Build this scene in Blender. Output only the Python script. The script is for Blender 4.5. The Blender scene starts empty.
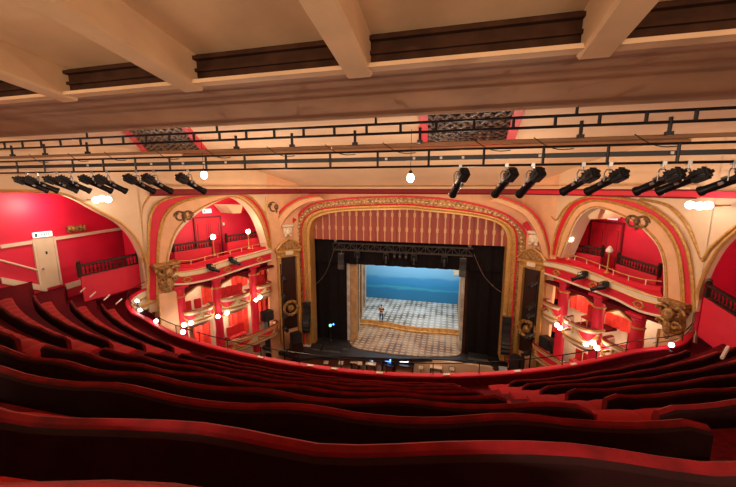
import bpy, bmesh, math, random
from mathutils import Vector as V, Matrix as M4
random.seed(7)
COL = bpy.context.scene.collection
PI = math.pi
# ------------------------------------------------------------ survey camera: turns a photo pixel into a point on a known wall or level
F = 330.; PIT = math.radians(9.5); YAW = math.radians(14)
_cp, _sp, _cy, _sy = math.cos(PIT), math.sin(PIT), math.cos(YAW), math.sin(YAW)
FW = V((-_sy*_cp, _cy*_cp, -_sp)); RT = V((_cy, _sy, 0)); UP = V((-_sy*_sp, _cy*_sp, _cp))
def ray(x, y): return FW + RT*((x-368)/F) - UP*((y-243.5)/F)
def atY(x, y, Y): r = ray(x, y); return r*(Y/r.y)
def atX(x, y, X): r = ray(x, y); return r*(X/r.x)
def atZ(x, y, Z): r = ray(x, y); return r*(Z/r.z)
class Wall:
    """a vertical wall plane from A to B (plan), n points into the auditorium"""
    def __init__(s, A, B, flip=1):
        s.A = V((A[0], A[1], 0)); s.B = V((B[0], B[1], 0)); s.L = (s.B-s.A).length
        s.d = (s.B-s.A)/s.L; s.n = V((s.d.y, -s.d.x, 0))*flip
    def at(s, px, py, o=0.):
        r = ray(px, py); A = s.A+s.n*o
        t = A.dot(s.n)/r.dot(s.n); return r*t
    def sz(s, px, py, o=0.):
        p = s.at(px, py, o); return ((p-s.A).dot(s.d), p.z)
    def P(s, u, o, z): q = s.A+s.d*u+s.n*o; return V((q.x, q.y, z))
# ------------------------------------------------------------ materials
def mat(name, col, rough=.6, metal=0., var=.0, scale=4., bump=0., sheen=0., emit=None, es=0., col2=None, bscale=None, spec=.5):
    m = bpy.data.materials.new(name); m.use_nodes = True; nt = m.node_tree; b = nt.nodes['Principled BSDF']
    b.inputs['Roughness'].default_value = rough; b.inputs['Metallic'].default_value = metal
    b.inputs['Specular IOR Level'].default_value = spec
    c = (*col, 1)
    b.inputs['Base Color'].default_value = c
    if sheen:
        b.inputs['Sheen Weight'].default_value = sheen; b.inputs['Sheen Roughness'].default_value = .35
        b.inputs['Sheen Tint'].default_value = (1, .25, .2, 1)
    if emit: b.inputs['Emission Color'].default_value = (*emit, 1); b.inputs['Emission Strength'].default_value = es
    tc = nt.nodes.new('ShaderNodeTexCoord')
    if var or col2:
        n = nt.nodes.new('ShaderNodeTexNoise'); n.inputs['Scale'].default_value = scale; n.inputs['Detail'].default_value = 5
        r = nt.nodes.new('ShaderNodeValToRGB'); r.color_ramp.elements[0].position = .35; r.color_ramp.elements[1].position = .65
        k = 1-var
        r.color_ramp.elements[0].color = (col[0]*k, col[1]*k, col[2]*k, 1) if not col2 else (*col2, 1)
        r.color_ramp.elements[1].color = c
        nt.links.new(tc.outputs['Object'], n.inputs['Vector']); nt.links.new(n.outputs['Fac'], r.inputs['Fac'])
        nt.links.new(r.outputs['Color'], b.inputs['Base Color'])
    if bump:
        n2 = nt.nodes.new('ShaderNodeTexNoise'); n2.inputs['Scale'].default_value = bscale or scale*4; n2.inputs['Detail'].default_value = 4
        bp = nt.nodes.new('ShaderNodeBump'); bp.inputs['Strength'].default_value = bump; bp.inputs['Distance'].default_value = .03
        nt.links.new(tc.outputs['Object'], n2.inputs['Vector']); nt.links.new(n2.outputs['Fac'], bp.inputs['Height'])
        nt.links.new(bp.outputs['Normal'], b.inputs['Normal'])
    return m
MT = {}
def mk(n, *a, **k): MT[n] = mat(n, *a, **k)
mk('cream', (.80, .56, .35), .7, var=.1, scale=.8, bump=.08)
mk('ceiling_cream', (.80, .56, .36), .75, var=.1, scale=.5, bump=.05)
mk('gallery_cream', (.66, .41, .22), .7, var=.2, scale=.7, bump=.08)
mk('tan_and_soffit_shade', (.38, .19, .09), .85, var=.25, scale=.9, bump=.1)  # tan of ledge and pipe; on the cream soffit it paints in shade
mk('wood', (.05, .018, .007), .85, spec=.15, var=.4, scale=3, bump=.1)
mk('tan', (.80, .43, .23), .65, var=.12, scale=2, bump=.06)
mk('white_trim', (.80, .66, .48), .6, var=.06, scale=5)
mk('red_wall', (.72, .009, .05), .55, var=.12, scale=.8, bump=.05)
mk('red_paint', (.66, .008, .034), .6, var=.1, scale=2)
mk('dark_red', (.22, .006, .014), .5, var=.15, scale=2)
mk('gold', (.68, .36, .09), .42, metal=.35, var=.35, scale=9, bump=.25)
mk('gold_plain', (.66, .36, .11), .4, metal=.3, var=.15, scale=6)
mk('carved_gold', (.55, .30, .08), .5, metal=.3, col2=(.16, .06, .03), scale=7, bump=.5, bscale=14)
mk('carved_dark', (.22, .11, .04), .5, metal=.2, col2=(.07, .03, .015), scale=9, bump=.4)
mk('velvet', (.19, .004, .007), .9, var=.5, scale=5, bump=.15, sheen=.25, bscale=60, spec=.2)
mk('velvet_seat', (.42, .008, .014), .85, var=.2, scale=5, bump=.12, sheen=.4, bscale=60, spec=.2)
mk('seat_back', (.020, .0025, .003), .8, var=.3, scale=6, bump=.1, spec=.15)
mk('carpet', (.14, .006, .012), .9, var=.4, scale=12, bump=.2, spec=.1)
mk('black', (.012, .011, .012), .5)
mk('black_metal', (.02, .018, .02), .35, metal=.6)
mk('black_cloth', (.014, .010, .011), .85, var=.3, scale=3, bump=.1, spec=.1)
mk('truss_metal', (.10, .09, .09), .4, metal=.7)
mk('steel', (.35, .33, .32), .35, metal=.9)
mk('dark_wood', (.035, .012, .008), .35, var=.3, scale=9)
mk('chair_red', (.55, .012, .02), .7, var=.15, scale=8)
mk('curtain', (.85, .05, .03), .75, var=.25, scale=3)
mk('stage_black', (.028, .024, .027), .45, var=.3, scale=2)
mk('skin', (.60, .33, .22), .6)
mk('jeans', (.03, .08, .17), .8, var=.2, scale=20)
mk('shirt', (.02, .012, .018), .8)
mk('globe', (1, .95, .85), .3, emit=(1, .86, .66), es=14)
mk('globe_cool', (1, .98, .95), .3, emit=(1, .95, .9), es=9)
mk('globe_off', (.9, .82, .75), .3)
mk('sign_white', (.8, .85, .82), .5, emit=(.7, 1, .93), es=.55)
mk('sign_green', (.005, .12, .07), .5)
mk('blue_glow', (.05, .15, .6), .4, emit=(.1, .35, 1), es=4)
mk('white_glow', (.9, .95, 1), .4, emit=(.85, .95, 1), es=3)
mk('green_glow', (.1, .8, .3), .4, emit=(.2, 1, .4), es=2)
mk('label_white', (.75, .68, .6), .5)
mk('door_cream', (.78, .66, .44), .6, var=.06, scale=3)
mk('grey_white', (.55, .55, .55), .6)
# ------------------------------------------------------------ mesh builder
class MB:
    def __init__(s): s.v = []; s.f = []; s.mk = []
    def mark(s, m): s.mk.append((len(s.f), m)); return s
    def add(s, vs, fs):
        k = len(s.v); s.v += [V(p) for p in vs]; s.f += [tuple(i+k for i in f) for f in fs]; return s
    def box(s, c, d, R=None, taper=1.):
        c = V(c); h = V(d)/2; vs = []
        for z in (-1, 1):
            t = taper if z > 0 else 1
            for x, y in ((-1, -1), (1, -1), (1, 1), (-1, 1)):
                p = V((x*h.x*t, y*h.y*t, z*h.z)); vs.append(c+(R@p if R else p))
        return s.add(vs, [(3, 2, 1, 0), (4, 5, 6, 7), (0, 1, 5, 4), (1, 2, 6, 5), (2, 3, 7, 6), (3, 0, 4, 7)])
    def rbox(s, c, d, R=None, b=.02):
        """box with chamfered long edges"""
        bm = bmesh.new(); bmesh.ops.create_cube(bm, size=1)
        for v in bm.verts: v.co = V((v.co.x*d[0], v.co.y*d[1], v.co.z*d[2]))
        bmesh.ops.bevel(bm, geom=bm.edges[:], offset=b, segments=2, affect='EDGES')
        vs = [V(c)+(R@v.co if R else v.co) for v in bm.verts]; bm.verts.index_update()
        fs = [tuple(v.index for v in f.verts) for f in bm.faces]; bm.free(); return s.add(vs, fs)
    def tube(s, pts, r, n=8, cap=True, closed=False):
        pts = [V(p) for p in pts]; m = len(pts); rs = r if isinstance(r, (list, tuple)) else [r]*m
        vs = []; up = None
        for i, p in enumerate(pts):
            if closed: t = pts[(i+1) % m]-pts[i-1]
            else: t = pts[min(i+1, m-1)]-pts[max(i-1, 0)]
            t = t.normalized() if t.length > 1e-9 else V((0, 0, 1))
            if up is None: up = V((0, 0, 1)) if abs(t.z) < .9 else V((1, 0, 0))
            a = t.cross(up); a = a.normalized() if a.length > 1e-6 else t.orthogonal().normalized()
            b = a.cross(t).normalized(); up = b
            for k in range(n):
                w = 2*PI*k/n; vs.append(p+(a*math.cos(w)+b*math.sin(w))*rs[i])
        fs = []
        for i in range(m if closed else m-1):
            j = (i+1) % m
            for k in range(n): fs.append((i*n+k, i*n+(k+1) % n, j*n+(k+1) % n, j*n+k))
        if cap and not closed: fs.append(tuple(range(n))[::-1]); fs.append(tuple((m-1)*n+k for k in range(n)))
        return s.add(vs, fs)
    def lathe(s, prof, c=(0, 0, 0), axis=(0, 0, 1), n=16):
        """prof: (radius, height along axis)"""
        ax = V(axis).normalized(); a = ax.orthogonal().normalized(); b = ax.cross(a); c = V(c); vs = []
        for r, h in prof:
            for k in range(n):
                w = 2*PI*k/n; vs.append(c+ax*h+(a*math.cos(w)+b*math.sin(w))*max(r, 1e-4))
        fs = []
        for i in range(len(prof)-1):
            for k in range(n): fs.append((i*n+k, i*n+(k+1) % n, (i+1)*n+(k+1) % n, (i+1)*n+k))
        fs.append(tuple(range(n))[::-1]); fs.append(tuple((len(prof)-1)*n+k for k in range(n)))
        return s.add(vs, fs)
    def prism(s, poly, vec):
        poly = [V(p) for p in poly]; n = len(poly); vec = V(vec)
        return s.add(poly+[p+vec for p in poly], [tuple(range(n)), tuple(range(2*n-1, n-1, -1))]+[(i, i+n, (i+1) % n+n, (i+1) % n) for i in range(n)])
    def strip(s, a, b, vec):
        """solid slab between two polylines of equal length, thickened by vec"""
        n = len(a); vec = V(vec); vs = [V(p) for p in a]+[V(p) for p in b]; vs += [p+vec for p in vs]; fs = []
        for i in range(n-1):
            fs.append((i, i+1, n+i+1, n+i)); fs.append((2*n+i, 3*n+i, 3*n+i+1, 2*n+i+1))
            fs.append((i, 2*n+i, 2*n+i+1, i+1)); fs.append((n+i, n+i+1, 3*n+i+1, 3*n+i))
        fs.append((0, n, 3*n, 2*n)); fs.append((n-1, 3*n-1, 4*n-1, 2*n-1))
        return s.add(vs, fs)
    def sweep(s, path, sides, prof):
        """prof: list of (side offset, z offset) closed loop, or function(i)->loop; path points with a side vector each"""
        m = len(path); P0 = prof(0) if callable(prof) else prof; n = len(P0); vs = []
        for i in range(m):
            pr = prof(i) if callable(prof) else prof
            for o, z in pr: vs.append(V(path[i])+V(sides[i])*o+V((0, 0, z)))
        fs = []
        for i in range(m-1):
            for k in range(n): fs.append((i*n+k, i*n+(k+1) % n, (i+1)*n+(k+1) % n, (i+1)*n+k))
        fs.append(tuple(range(n))[::-1]); fs.append(tuple((m-1)*n+k for k in range(n)))
        return s.add(vs, fs)
    def sphere(s, c, r, n=12, sc=(1, 1, 1)):
        vs = []; fs = []; c = V(c); m = n//2
        for i in range(m+1):
            th = PI*i/m
            for k in range(n):
                w = 2*PI*k/n; vs.append(c+V((r*sc[0]*math.sin(th)*math.cos(w), r*sc[1]*math.sin(th)*math.sin(w), r*sc[2]*math.cos(th))))
        for i in range(m):
            for k in range(n): fs.append((i*n+k, (i+1)*n+k, (i+1)*n+(k+1) % n, i*n+(k+1) % n))
        return s.add(vs, fs)
    def build(s, name, m, parent=None, smooth=True, local=False):
        off = V((0, 0, 0))
        if parent is not None and not local:
            q = parent
            while q is not None: off += q.location; q = q.parent
        me = bpy.data.meshes.new(name); me.from_pydata([tuple(p-off) for p in s.v], [], s.f)
        if s.mk:
            for j, (f0, mm) in enumerate(s.mk):
                for f in range(f0, len(s.f)): me.polygons[f].material_index = j+1
        bm = bmesh.new(); bm.from_mesh(me); bmesh.ops.remove_doubles(bm, verts=bm.verts, dist=1e-5)
        bmesh.ops.recalc_face_normals(bm, faces=bm.faces); bm.to_mesh(me); bm.free()
        me.materials.append(MT[m] if isinstance(m, str) else m)
        for f0, mm in s.mk: me.materials.append(MT[mm])
        if smooth:
            me.polygons.foreach_set('use_smooth', [True]*len(me.polygons))
            try: me.set_sharp_from_angle(angle=math.radians(38))
            except Exception: pass
        o = bpy.data.objects.new(name, me); COL.objects.link(o)
        if parent is not None: o.parent = parent
        return o
def tag(o, label=None, cat=None, group=None, kind=None):
    if label: o['label'] = label
    if cat: o['category'] = cat
    if group: o['group'] = group
    if kind: o['kind'] = kind
    return o
def thing(name, label, cat, loc=(0, 0, 0), rz=0, group=None):
    o = bpy.data.objects.new(name, None); COL.objects.link(o); o.location = loc; o.rotation_euler = (0, 0, rz)
    return tag(o, label, cat, group)
def struct(mb, name, m, smooth=True): return tag(mb.build(name, m, smooth=smooth), kind='structure')
def copy_tree(o, parent=None):
    c = o.copy(); COL.objects.link(c)
    if parent is not None: c.parent = parent
    for ch in list(o.children): copy_tree(ch, c)
    return c
def rotz(a): return M4.Rotation(a, 3, 'Z')
def lerp(a, b, t): return a+(b-a)*t
def smooth_px(pts, n=6):
    """Catmull-Rom through 2-D or 3-D points"""
    P = [V(p) if len(p) == 3 else V((p[0], p[1], 0)) for p in pts]; out = []
    for i in range(len(P)-1):
        p0 = P[max(i-1, 0)]; p1 = P[i]; p2 = P[i+1]; p3 = P[min(i+2, len(P)-1)]
        for k in range(n):
            t = k/n; out.append(.5*((2*p1)+(p2-p0)*t+(2*p0-5*p1+4*p2-p3)*t*t+(3*p1-p0-3*p2+p3)*t**3))
    out.append(P[-1]); return out
def resample(pts, n):
    pts = [V(p) for p in pts]; L = [0]
    for a, b in zip(pts, pts[1:]): L.append(L[-1]+(b-a).length)
    out = []; j = 0
    for i in range(n):
        d = L[-1]*i/(n-1)
        while j < len(pts)-2 and L[j+1] < d: j += 1
        t = (d-L[j])/max(L[j+1]-L[j], 1e-9); out.append(pts[j].lerp(pts[j+1], min(1, t)))
    return out
# ------------------------------------------------------------ plan of the room
PLW, BLW = V((-15.9, 15.4, 0)), V((-13.1, 22, 0))
PRW, BRW = V((9.4, 16.6, 0)), V((6.3, 22.5, 0))
WL = Wall((BLW.x, BLW.y), (PLW.x, PLW.y), -1); WR = Wall((BRW.x, BRW.y), (PRW.x, PRW.y), 1)
if WL.n.x < 0: WL.n = -WL.n
if WR.n.x > 0: WR.n = -WR.n
NLW = Wall((-11.35, 24), (BLW.x, BLW.y)); NRW = Wall((4.75, 24), (BRW.x, BRW.y))
if NLW.n.y > 0: NLW.n = -NLW.n
if NRW.n.y > 0: NRW.n = -NRW.n
GL = Wall((PLW.x-.2, PLW.y-.5), (-18.2, 7)); GR = Wall((PRW.x+.2, PRW.y-.4), (12.3, 8))
if GL.n.x < 0: GL.n = -GL.n
if GR.n.x > 0: GR.n = -GR.n
PROS = Wall((-20, 24), (12, 24))
if PROS.n.y > 0: PROS.n = -PROS.n
def tr(w, pts, o=0., n=5, sm=True):
    q = smooth_px(pts, n) if sm else [V((p[0], p[1], 0)) for p in pts]
    return [w.at(p.x, p.y, o) for p in q]
XL, XR = -19.5, 13.0     # red side walls
CL, CR = -26., 19.
# ceiling over the auditorium
mb = MB(); mb.box(((CL+CR)/2, 13, 2.12), (CR-CL, 8.2, .2)); struct(mb, 'ceiling', 'ceiling_cream', False)
# cove sloping down from the flat ceiling to the cornice
prof = [(17., 2.02), (18.2, 1.95), (20, 1.6), (22, 1.05), (23.6, .4), (24.3, -.05)]
a = [V((CL, y, z)) for y, z in prof]; b = [V((CR, y, z)) for y, z in prof]
mb = MB(); mb.strip(a, b, (0, .1, .2)); struct(mb, 'ceiling_cove', 'ceiling_cream')
# long wooden ledge where the flat ceiling meets the cove
t = tag(MB().box(((CL+CR)/2, 17.0, 1.95), (CR-CL, .5, .12)).box(((CL+CR)/2, 16.72, 1.91), (CR-CL, .12, .08)).build('trim_1', 'tan_and_soffit_shade', smooth=False), kind='structure')
# curved cream soffit between the two ceilings, its shade painted in as tan
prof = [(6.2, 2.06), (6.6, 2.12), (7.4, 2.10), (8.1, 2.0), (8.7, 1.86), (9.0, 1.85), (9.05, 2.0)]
mb = MB(); mb.strip([V((XL, y, z)) for y, z in prof], [V((XR, y, z)) for y, z in prof], (0, 0, .08)); struct(mb, 'ceiling_soffit', 'tan_and_soffit_shade')
def gz(y): return 2.03+.148*(6.05-y)
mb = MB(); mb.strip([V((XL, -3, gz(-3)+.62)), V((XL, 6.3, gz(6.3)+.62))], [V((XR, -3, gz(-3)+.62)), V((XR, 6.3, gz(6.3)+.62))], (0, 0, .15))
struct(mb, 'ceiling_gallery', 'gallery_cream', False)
# ------------------------------------------------------------ gallery beams
beams = [(-12.05, 'far left'), (-8.75, 'left'), (-5.33, 'left of centre'), (-1.72, 'centre'), (2.08, 'right'), (5.9, 'far right')]
for i, (x, w) in enumerate(beams):
    hw = .25
    mb = MB()
    y0, y1 = -2.5, 6.25
    sl = .148
    vs = [(x+s*hw, y, gz(y)+h) for y in (y0, y1) for s in (-1, 1) for h in (0, .68)]
    # small bevel along the soffit
    prof = [(-hw, .05), (-hw+.04, 0), (hw-.04, 0), (hw, .05), (hw, .66), (-hw, .66)]
    n = len(prof)
    vv = [V((x+o, y, gz(y)+h)) for y in (y0, y1) for o, h in prof]
    mb.add(vv, [tuple(range(n)), tuple(range(2*n-1, n-1, -1))]+[(k, k+n, (k+1) % n+n, (k+1) % n) for k in range(n)])
    struct(mb, 'trim_%d' % (i+2), 'gallery_cream', False)
# dark timber cross member with a cream lip
mb = MB().box(((XL+XR)/2, 6.16, 2.42), (XR-XL, .12, .56)); mb.box(((XL+XR)/2, 6.08, 2.33), (XR-XL, .1, .06)).box(((XL+XR)/2, 6.06, 2.55), (XR-XL, .14, .07))
struct(mb, 'trim_8', 'wood', False)
mb = MB().box(((XL+XR)/2, 6.08, 2.10), (XR-XL, .26, .07)); struct(mb, 'trim_9', 'gallery_cream', False)
# ------------------------------------------------------------ ceiling grilles
def grille(px, label):
    P = [atZ(x, y, 2.0) for x, y in px]
    x0 = sum(p.x for p in (P[0], P[3]))/2; x1 = sum(p.x for p in (P[1], P[2]))/2
    y0 = 8.85; y1 = 15.9
    t = thing('ceiling_grille', label, 'vent', ((P[0].x+P[1].x)/2, y0, 2.0))
    ax, bx, cx, dx = P[0].x, P[1].x, P[2].x, P[3].x
    def q(u, v, z): return V((lerp(lerp(ax, bx, u), lerp(dx, cx, u), v), lerp(y0, y1, v), z))
    m = MB(); w = .4
    for a, b, c, d in (((0, 0), (1, 0), (1, .05), (0, .05)), ((0, .95), (1, .95), (1, 1), (0, 1)), ((0, .04), (.09, .04), (.09, .96), (0, .96)), ((.91, .04), (1, .04), (1, .96), (.91, .96))):
        m.prism([q(*p, 1.90) for p in (a, b, c, d)], (0, 0, .12))
    m.build('frame', 'red_paint', t, False)
    MB().prism([q(*p, 1.995) for p in ((.05, .03), (.95, .03), (.95, .97), (.05, .97))], (0, 0, .02)).build('backing', 'black', t, False)
    m = MB(); N = 7
    for i in range(-N, N+1):     # diagonal lattice of turned bars
        for s in (1, -1):
            pts = []
            for k in range(25):
                u = k/24; v = (i/N)+s*u*1.2 if s > 0 else (i/N)+1.2-u*1.2
                if .05 < v < .95 and .08 < u < .92: pts.append(q(u, v, 1.96))
            if len(pts) > 1: m.tube(pts, .05, 5)
    m.mark('tan_and_soffit_shade')
    for i in range(0, N+1, 1):
        for j in range(1, 9):
            m.sphere(q(.1+.8*j/9, .06+.88*i/N, 1.95), .06, 6, (1, 1.4, .5))
    m.build('lattice', 'dark_wood', t)
grille([(118, 125), (187, 122), (202, 150), (145, 153)], 'red framed lattice ceiling grille on the left, above the hanging bulb')
grille([(420, 110), (525, 103), (512, 143), (420, 145)], 'red framed lattice ceiling grille right of centre above the lighting bars')
# ------------------------------------------------------------ front wall and side walls above arches
def vert_fill(mb, pts, ztop, n, th=.25):
    """wall slab between an arch edge and a level above it"""
    a = [V(p) for p in pts]; b = [V((p.x, p.y, ztop)) for p in a]; mb.strip(a, b, n*(-th)); return mb
IN = [(313, 352), (311.5, 300), (310, 255), (309.2, 236), (310.5, 226), (314.5, 219), (326, 214.2), (342, 211.6), (360, 210.6), (385, 210), (409, 209.8), (430, 211.8), (450, 213.6), (478.6, 217.6), (497, 223), (504.5, 230), (507.5, 240), (506, 262), (503, 310), (499.5, 360)]
E1 = [(304.5, 350), (304.3, 300), (303, 262), (301.8, 245), (301.8, 227), (307.5, 215.8), (321, 209.3), (343.5, 206.6), (363, 205.4), (385, 204.7), (409, 204.6), (429, 206.6), (450, 208.6), (468, 210.9), (484, 213.6), (500, 218.3), (513, 227), (516.5, 240), (515.5, 270), (508.5, 363)]
E2 = [(297.5, 349), (296.2, 300), (295.6, 262), (295.5, 245), (296, 231.6), (299, 217), (311.5, 205.7), (333.7, 200.8), (358, 198.7), (382, 197.8), (405, 197.5), (425, 198.6), (443, 199.8), (462, 202.6), (479, 206.4), (496, 211.5), (509, 218), (522, 230), (525.3, 250), (518.5, 366)]
E3 = [(295.5, 349), (294, 300), (293.2, 262), (293.3, 245), (293.8, 231), (297, 215.5), (310, 204), (333, 199.2), (358, 197), (382, 196.2), (405, 195.9), (425, 196.8), (443, 198.2), (463, 201), (481, 204.8), (498, 210), (511.5, 216.5), (524.5, 229), (527.5, 250), (521.3, 366)]
e3 = tr(PROS, E3, 0)
mb = MB(); vert_fill(mb, [p for p in e3], .1, PROS.n, .4)
tr_x0, tr_x1 = e3[0].x, e3[-1].x
mb.box(((-11.5+tr_x0)/2-.1, 24.2, -7), (abs(-11.5-tr_x0)+.5, .4, 14.2)); mb.box(((4.9+tr_x1)/2+.1, 24.2, -7), (abs(4.9-tr_x1)+.5, .4, 14.2))
struct(mb, 'wall_front', 'tan')
# splayed side walls with the big box arches
A0L = [(168.5, 300), (168.5, 280), (168.5, 262), (171, 251), (176, 237), (183, 227), (190, 220), (201, 211), (213, 204), (225, 198.8), (233, 197.3), (242, 200), (252, 209), (260, 222), (265.5, 238), (268.5, 250)]
A2L = [(157, 300), (157, 280), (157, 265), (157.5, 250), (159, 233), (163, 218), (170, 208), (178, 202.5), (190, 198.6), (208, 196), (233, 194.5), (246, 198.5), (257, 209), (263.5, 222), (267.6, 236), (269.6, 250)]
A3L = [(148, 300), (148, 280), (148, 265), (148.3, 248), (149, 228), (151, 214), (156, 205), (164, 200), (177, 196.2), (198, 193.6), (233, 192.6), (249, 196.5), (260, 207), (267, 220), (270, 234), (271, 250)]
A0R = [(662.5, 312), (663.5, 295), (663.5, 279), (662.5, 262), (657.5, 247), (649, 236), (636, 224), (620, 216), (606, 210), (594, 208.2), (584, 213), (577, 221), (571, 234), (566, 246), (561, 258)]
A2R = [(684, 312), (684, 297), (683, 279), (681, 262), (677, 246), (667, 229), (652.6, 216), (633, 208), (612, 202), (592, 200.6), (578, 206), (570, 216), (563, 230), (559, 243), (556, 256)]
A3R = [(694, 312), (693.5, 297), (692.5, 279), (690, 262), (686, 246), (677, 229), (664, 216), (648, 206), (626, 199), (592, 196.6), (574, 202), (564.5, 213), (557.5, 228), (554, 241), (552, 255)]
def arch_wall(w, A0, A2, A3, side, label):
    a3 = tr(w, A3, 0); mb = MB(); vert_fill(mb, a3, 2.0, w.n, .25)
    s1 = (a3[0]-w.A).dot(w.d); s2 = (a3[-1]-w.A).dot(w.d)
    mb.prism([w.P(s1-.02, 0, 2.), w.P(w.L+.75, 0, 2.), w.P(w.L+.75, 0, -7), w.P(s1-.02, 0, -7)], w.n*-.25)
    mb.prism([w.P(s2+.02, 0, 2.), w.P(-.1, 0, 2.), w.P(-.1, 0, -13), w.P(s2+.02, 0, -13)], w.n*-.25)
    struct(mb, 'wall_'+side, 'cream')
    t = thing('box_arch', label, 'arch', w.P(w.L*.9, 0, -6))
    N = 60
    r0 = resample(tr(w, A0, .1), N); r2 = resample(tr(w, A2, .1), N); r3 = resample(tr(w, A3, .1), N)
    mid = [p.lerp(q, .16) for p, q in zip(r0, r2)]; mid2 = [p.lerp(q, .92) for p, q in zip(r0, r2)]
    MB().strip(r0, mid, w.n*-.9).build('reveal', 'white_trim', t)
    MB().strip(mid, r2, w.n*-.3).build('tan_band', 'tan', t)
    MB().strip(r2, r3, w.n*-.25).build('red_band', 'red_paint', t)
    for ln, r in ((mid, .05), (mid2, .05), (r2, .06), (r3, .07)):
        MB().tube([p+w.n*.02 for p in ln], r, 6).build('gilt_moulding', 'gold', t)
    return t
arch_wall(WL, A0L, A2L, A3L, 'left', 'great arch with tan and red bands framing the left boxes')
arch_wall(WR, A0R, A2R, A3R, 'right', 'great arch with tan and red bands framing the right boxes')
# gallery side arches (thick cream wall with the red corridor wall behind)
GLE = [(148, 285), (148, 269), (143.7, 255), (135, 237.6), (120.7, 223), (100.6, 212), (79, 200), (62, 194), (40, 191.5), (0, 191)]
GRE = [(698.5, 300), (698.7, 292), (705, 275), (712, 260.6), (721.7, 245.8), (736, 232.6), (752, 222), (775, 212)]
for w, E, side, x in ((GL, GLE, 'left_gallery', -1), (GR, GRE, 'right_gallery', 1)):
    e = tr(w, E, 0); th = .7 if w is GL else .3; mb = MB(); vert_fill(mb, e, 2.1, w.n, th)
    s = (e[0]-w.A).dot(w.d); z = e[0].z
    mb.prism([w.P(-.35, 0, 2.1), w.P(s, 0, 2.1), w.P(s, 0, z-.5), w.P(-.35, 0, z-.5)], w.n*-th)
    if side == 'left_gallery':
        q = e[-1]; mb.prism([q, V((q.x, q.y, 2.1)), w.P(14, 0, 2.1), w.P(14, 0, q.z)], w.n*-th)
    else:
        q = e[-1]; mb.prism([q, V((q.x, q.y, 2.1)), w.P(14, 0, 2.1), w.P(14, 0, q.z)], w.n*-th)
    struct(mb, 'wall_'+side, 'cream')
    t = tag(MB().tube([p+w.n*.04 for p in e], .07, 6).build('arch_moulding', 'gold_plain'), 'gilt moulding round the %s gallery arch edge' % side.split('_')[0], 'moulding')
# thin gilt V mouldings on the spandrels
for w, pts, lab in ((WL, [(150, 196), (143.5, 205), (141.5, 215), (142, 228), (142.6, 262)], 'gilt line moulding on the cream spandrel left of the left arch'),
                    (WL, [(252, 196.5), (257, 206), (265, 216), (266.5, 206), (266, 197)], 'gilt V moulding beside the left niche'),
                    (WR, [(540, 200.5), (546, 208), (555.5, 220), (563, 210), (571, 202.5)], 'gilt V moulding between the right niche and right arch')):
    tag(MB().tube(tr(w, pts, .05), .05, 6).build('spandrel_moulding', 'gold'), lab, 'moulding')
w = GR
p = tr(WR, [(640, 199), (666, 205), (680, 216), (689, 229), (697, 247), (701, 258)], .05)+tr(GR, [(703, 260.6), (709, 250), (718, 241), (736, 226), (750, 218)], .05)
tag(MB().tube(p, .06, 6).build('spandrel_moulding', 'gold'), 'long gilt V moulding on the cream wall right of the right arch', 'moulding')
# cornice: red band with a cream lip along the foot of the cove
path = [GL.P(9, .1, 0), GL.P(0, .1, 0), WL.P(WL.L*.98, .1, 0), WL.P(.1, .1, 0), V((-11.4, 23.85, 0)), V((4.8, 23.85, 0)), WR.P(.1, .1, 0), WR.P(WR.L*.98, .1, 0), GR.P(0, .1, 0), GR.P(9, .1, 0)]
for nm, pr, m, kind in (('trim_10', [(-.25, -.42), (.1, -.42), (.16, -.3), (.1, -.05), (-.25, -.05)], 'dark_red', 0), ('trim_11', [(-.3, -.04), (.3, -.04), (.36, .05), (.3, .12), (-.3, .12)], 'cream', 0)):
    sides = [GL.n, (GL.n+WL.n).normalized(), WL.n, (WL.n+NLW.n).normalized(), V((0, -1, 0)), V((0, -1, 0)), (WR.n+NRW.n).normalized(), WR.n, (GR.n+WR.n).normalized(), GR.n]
    s0, s1 = (1, 9)
    struct(MB().sweep(path[s0:s1], sides[s0:s1], pr), nm, m)
struct(MB().sweep(path[5:], sides[5:], [(.1, -.36), (.17, -.34), (.17, -.12), (.1, -.1)]), 'trim_12', 'red_paint')
# ------------------------------------------------------------ proscenium
t = thing('proscenium_arch', 'wide gilded proscenium arch with carved border framing the stage', 'arch', (-3.4, 24, -12.9))
N = 90
rin = resample(tr(PROS, IN, .25), N); r1 = resample(tr(PROS, E1, .25), N); r2 = resample(tr(PROS, E2, .25), N); r3 = resample(tr(PROS, E3, .25), N)
MB().strip(rin, [p.lerp(q, .35) for p, q in zip(rin, r1)], (0, 1.0, 0)).build('inner_reveal', 'gold_plain', t)
MB().strip([p.lerp(q, .35) for p, q in zip(rin, r1)], r1, (0, .5, 0)).build('gold_band', 'gold', t)
CB = MB().strip(r1, r2, (0, .35, 0))
MB().strip(r2, r3, (0, .4, 0)).build('red_line', 'red_paint', t)
MB().tube([p+V((0, -.03, 0)) for p in r1], .06, 6).build('bead_moulding', 'red_paint', t)['label'] = 'thin red bead'
MB().tube([p+V((0, -.03, 0)) for p in [a.lerp(b, .45) for a, b in zip(rin, r1)]], .05, 6).build('bead_moulding', 'gold', t)
m = MB(); m2 = MB()
cen = resample([p.lerp(q, .5) for p, q in zip(r1, r2)], 62)
for i, p in enumerate(cen):      # carved scrolls, each with two leaves and a boss
    d = (cen[min(i+1, 61)]-cen[max(i-1, 0)]).normalized(); nn = V((-d.z, 0, d.x)); p = p+V((0, -.05, 0))
    pts = []
    for k in range(14):
        a = k*.55; r = .17-.011*k; pts.append(p+d*(math.cos(a)*r)+nn*(math.sin(a)*r*(1 if i % 2 else -1)))
    m.tube(pts, .03, 5)
    m2.sphere(p, .07, 6, (1, .6, 1)); m2.sphere(p+d*.26, .05, 6, (1.8, .6, 1))
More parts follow.
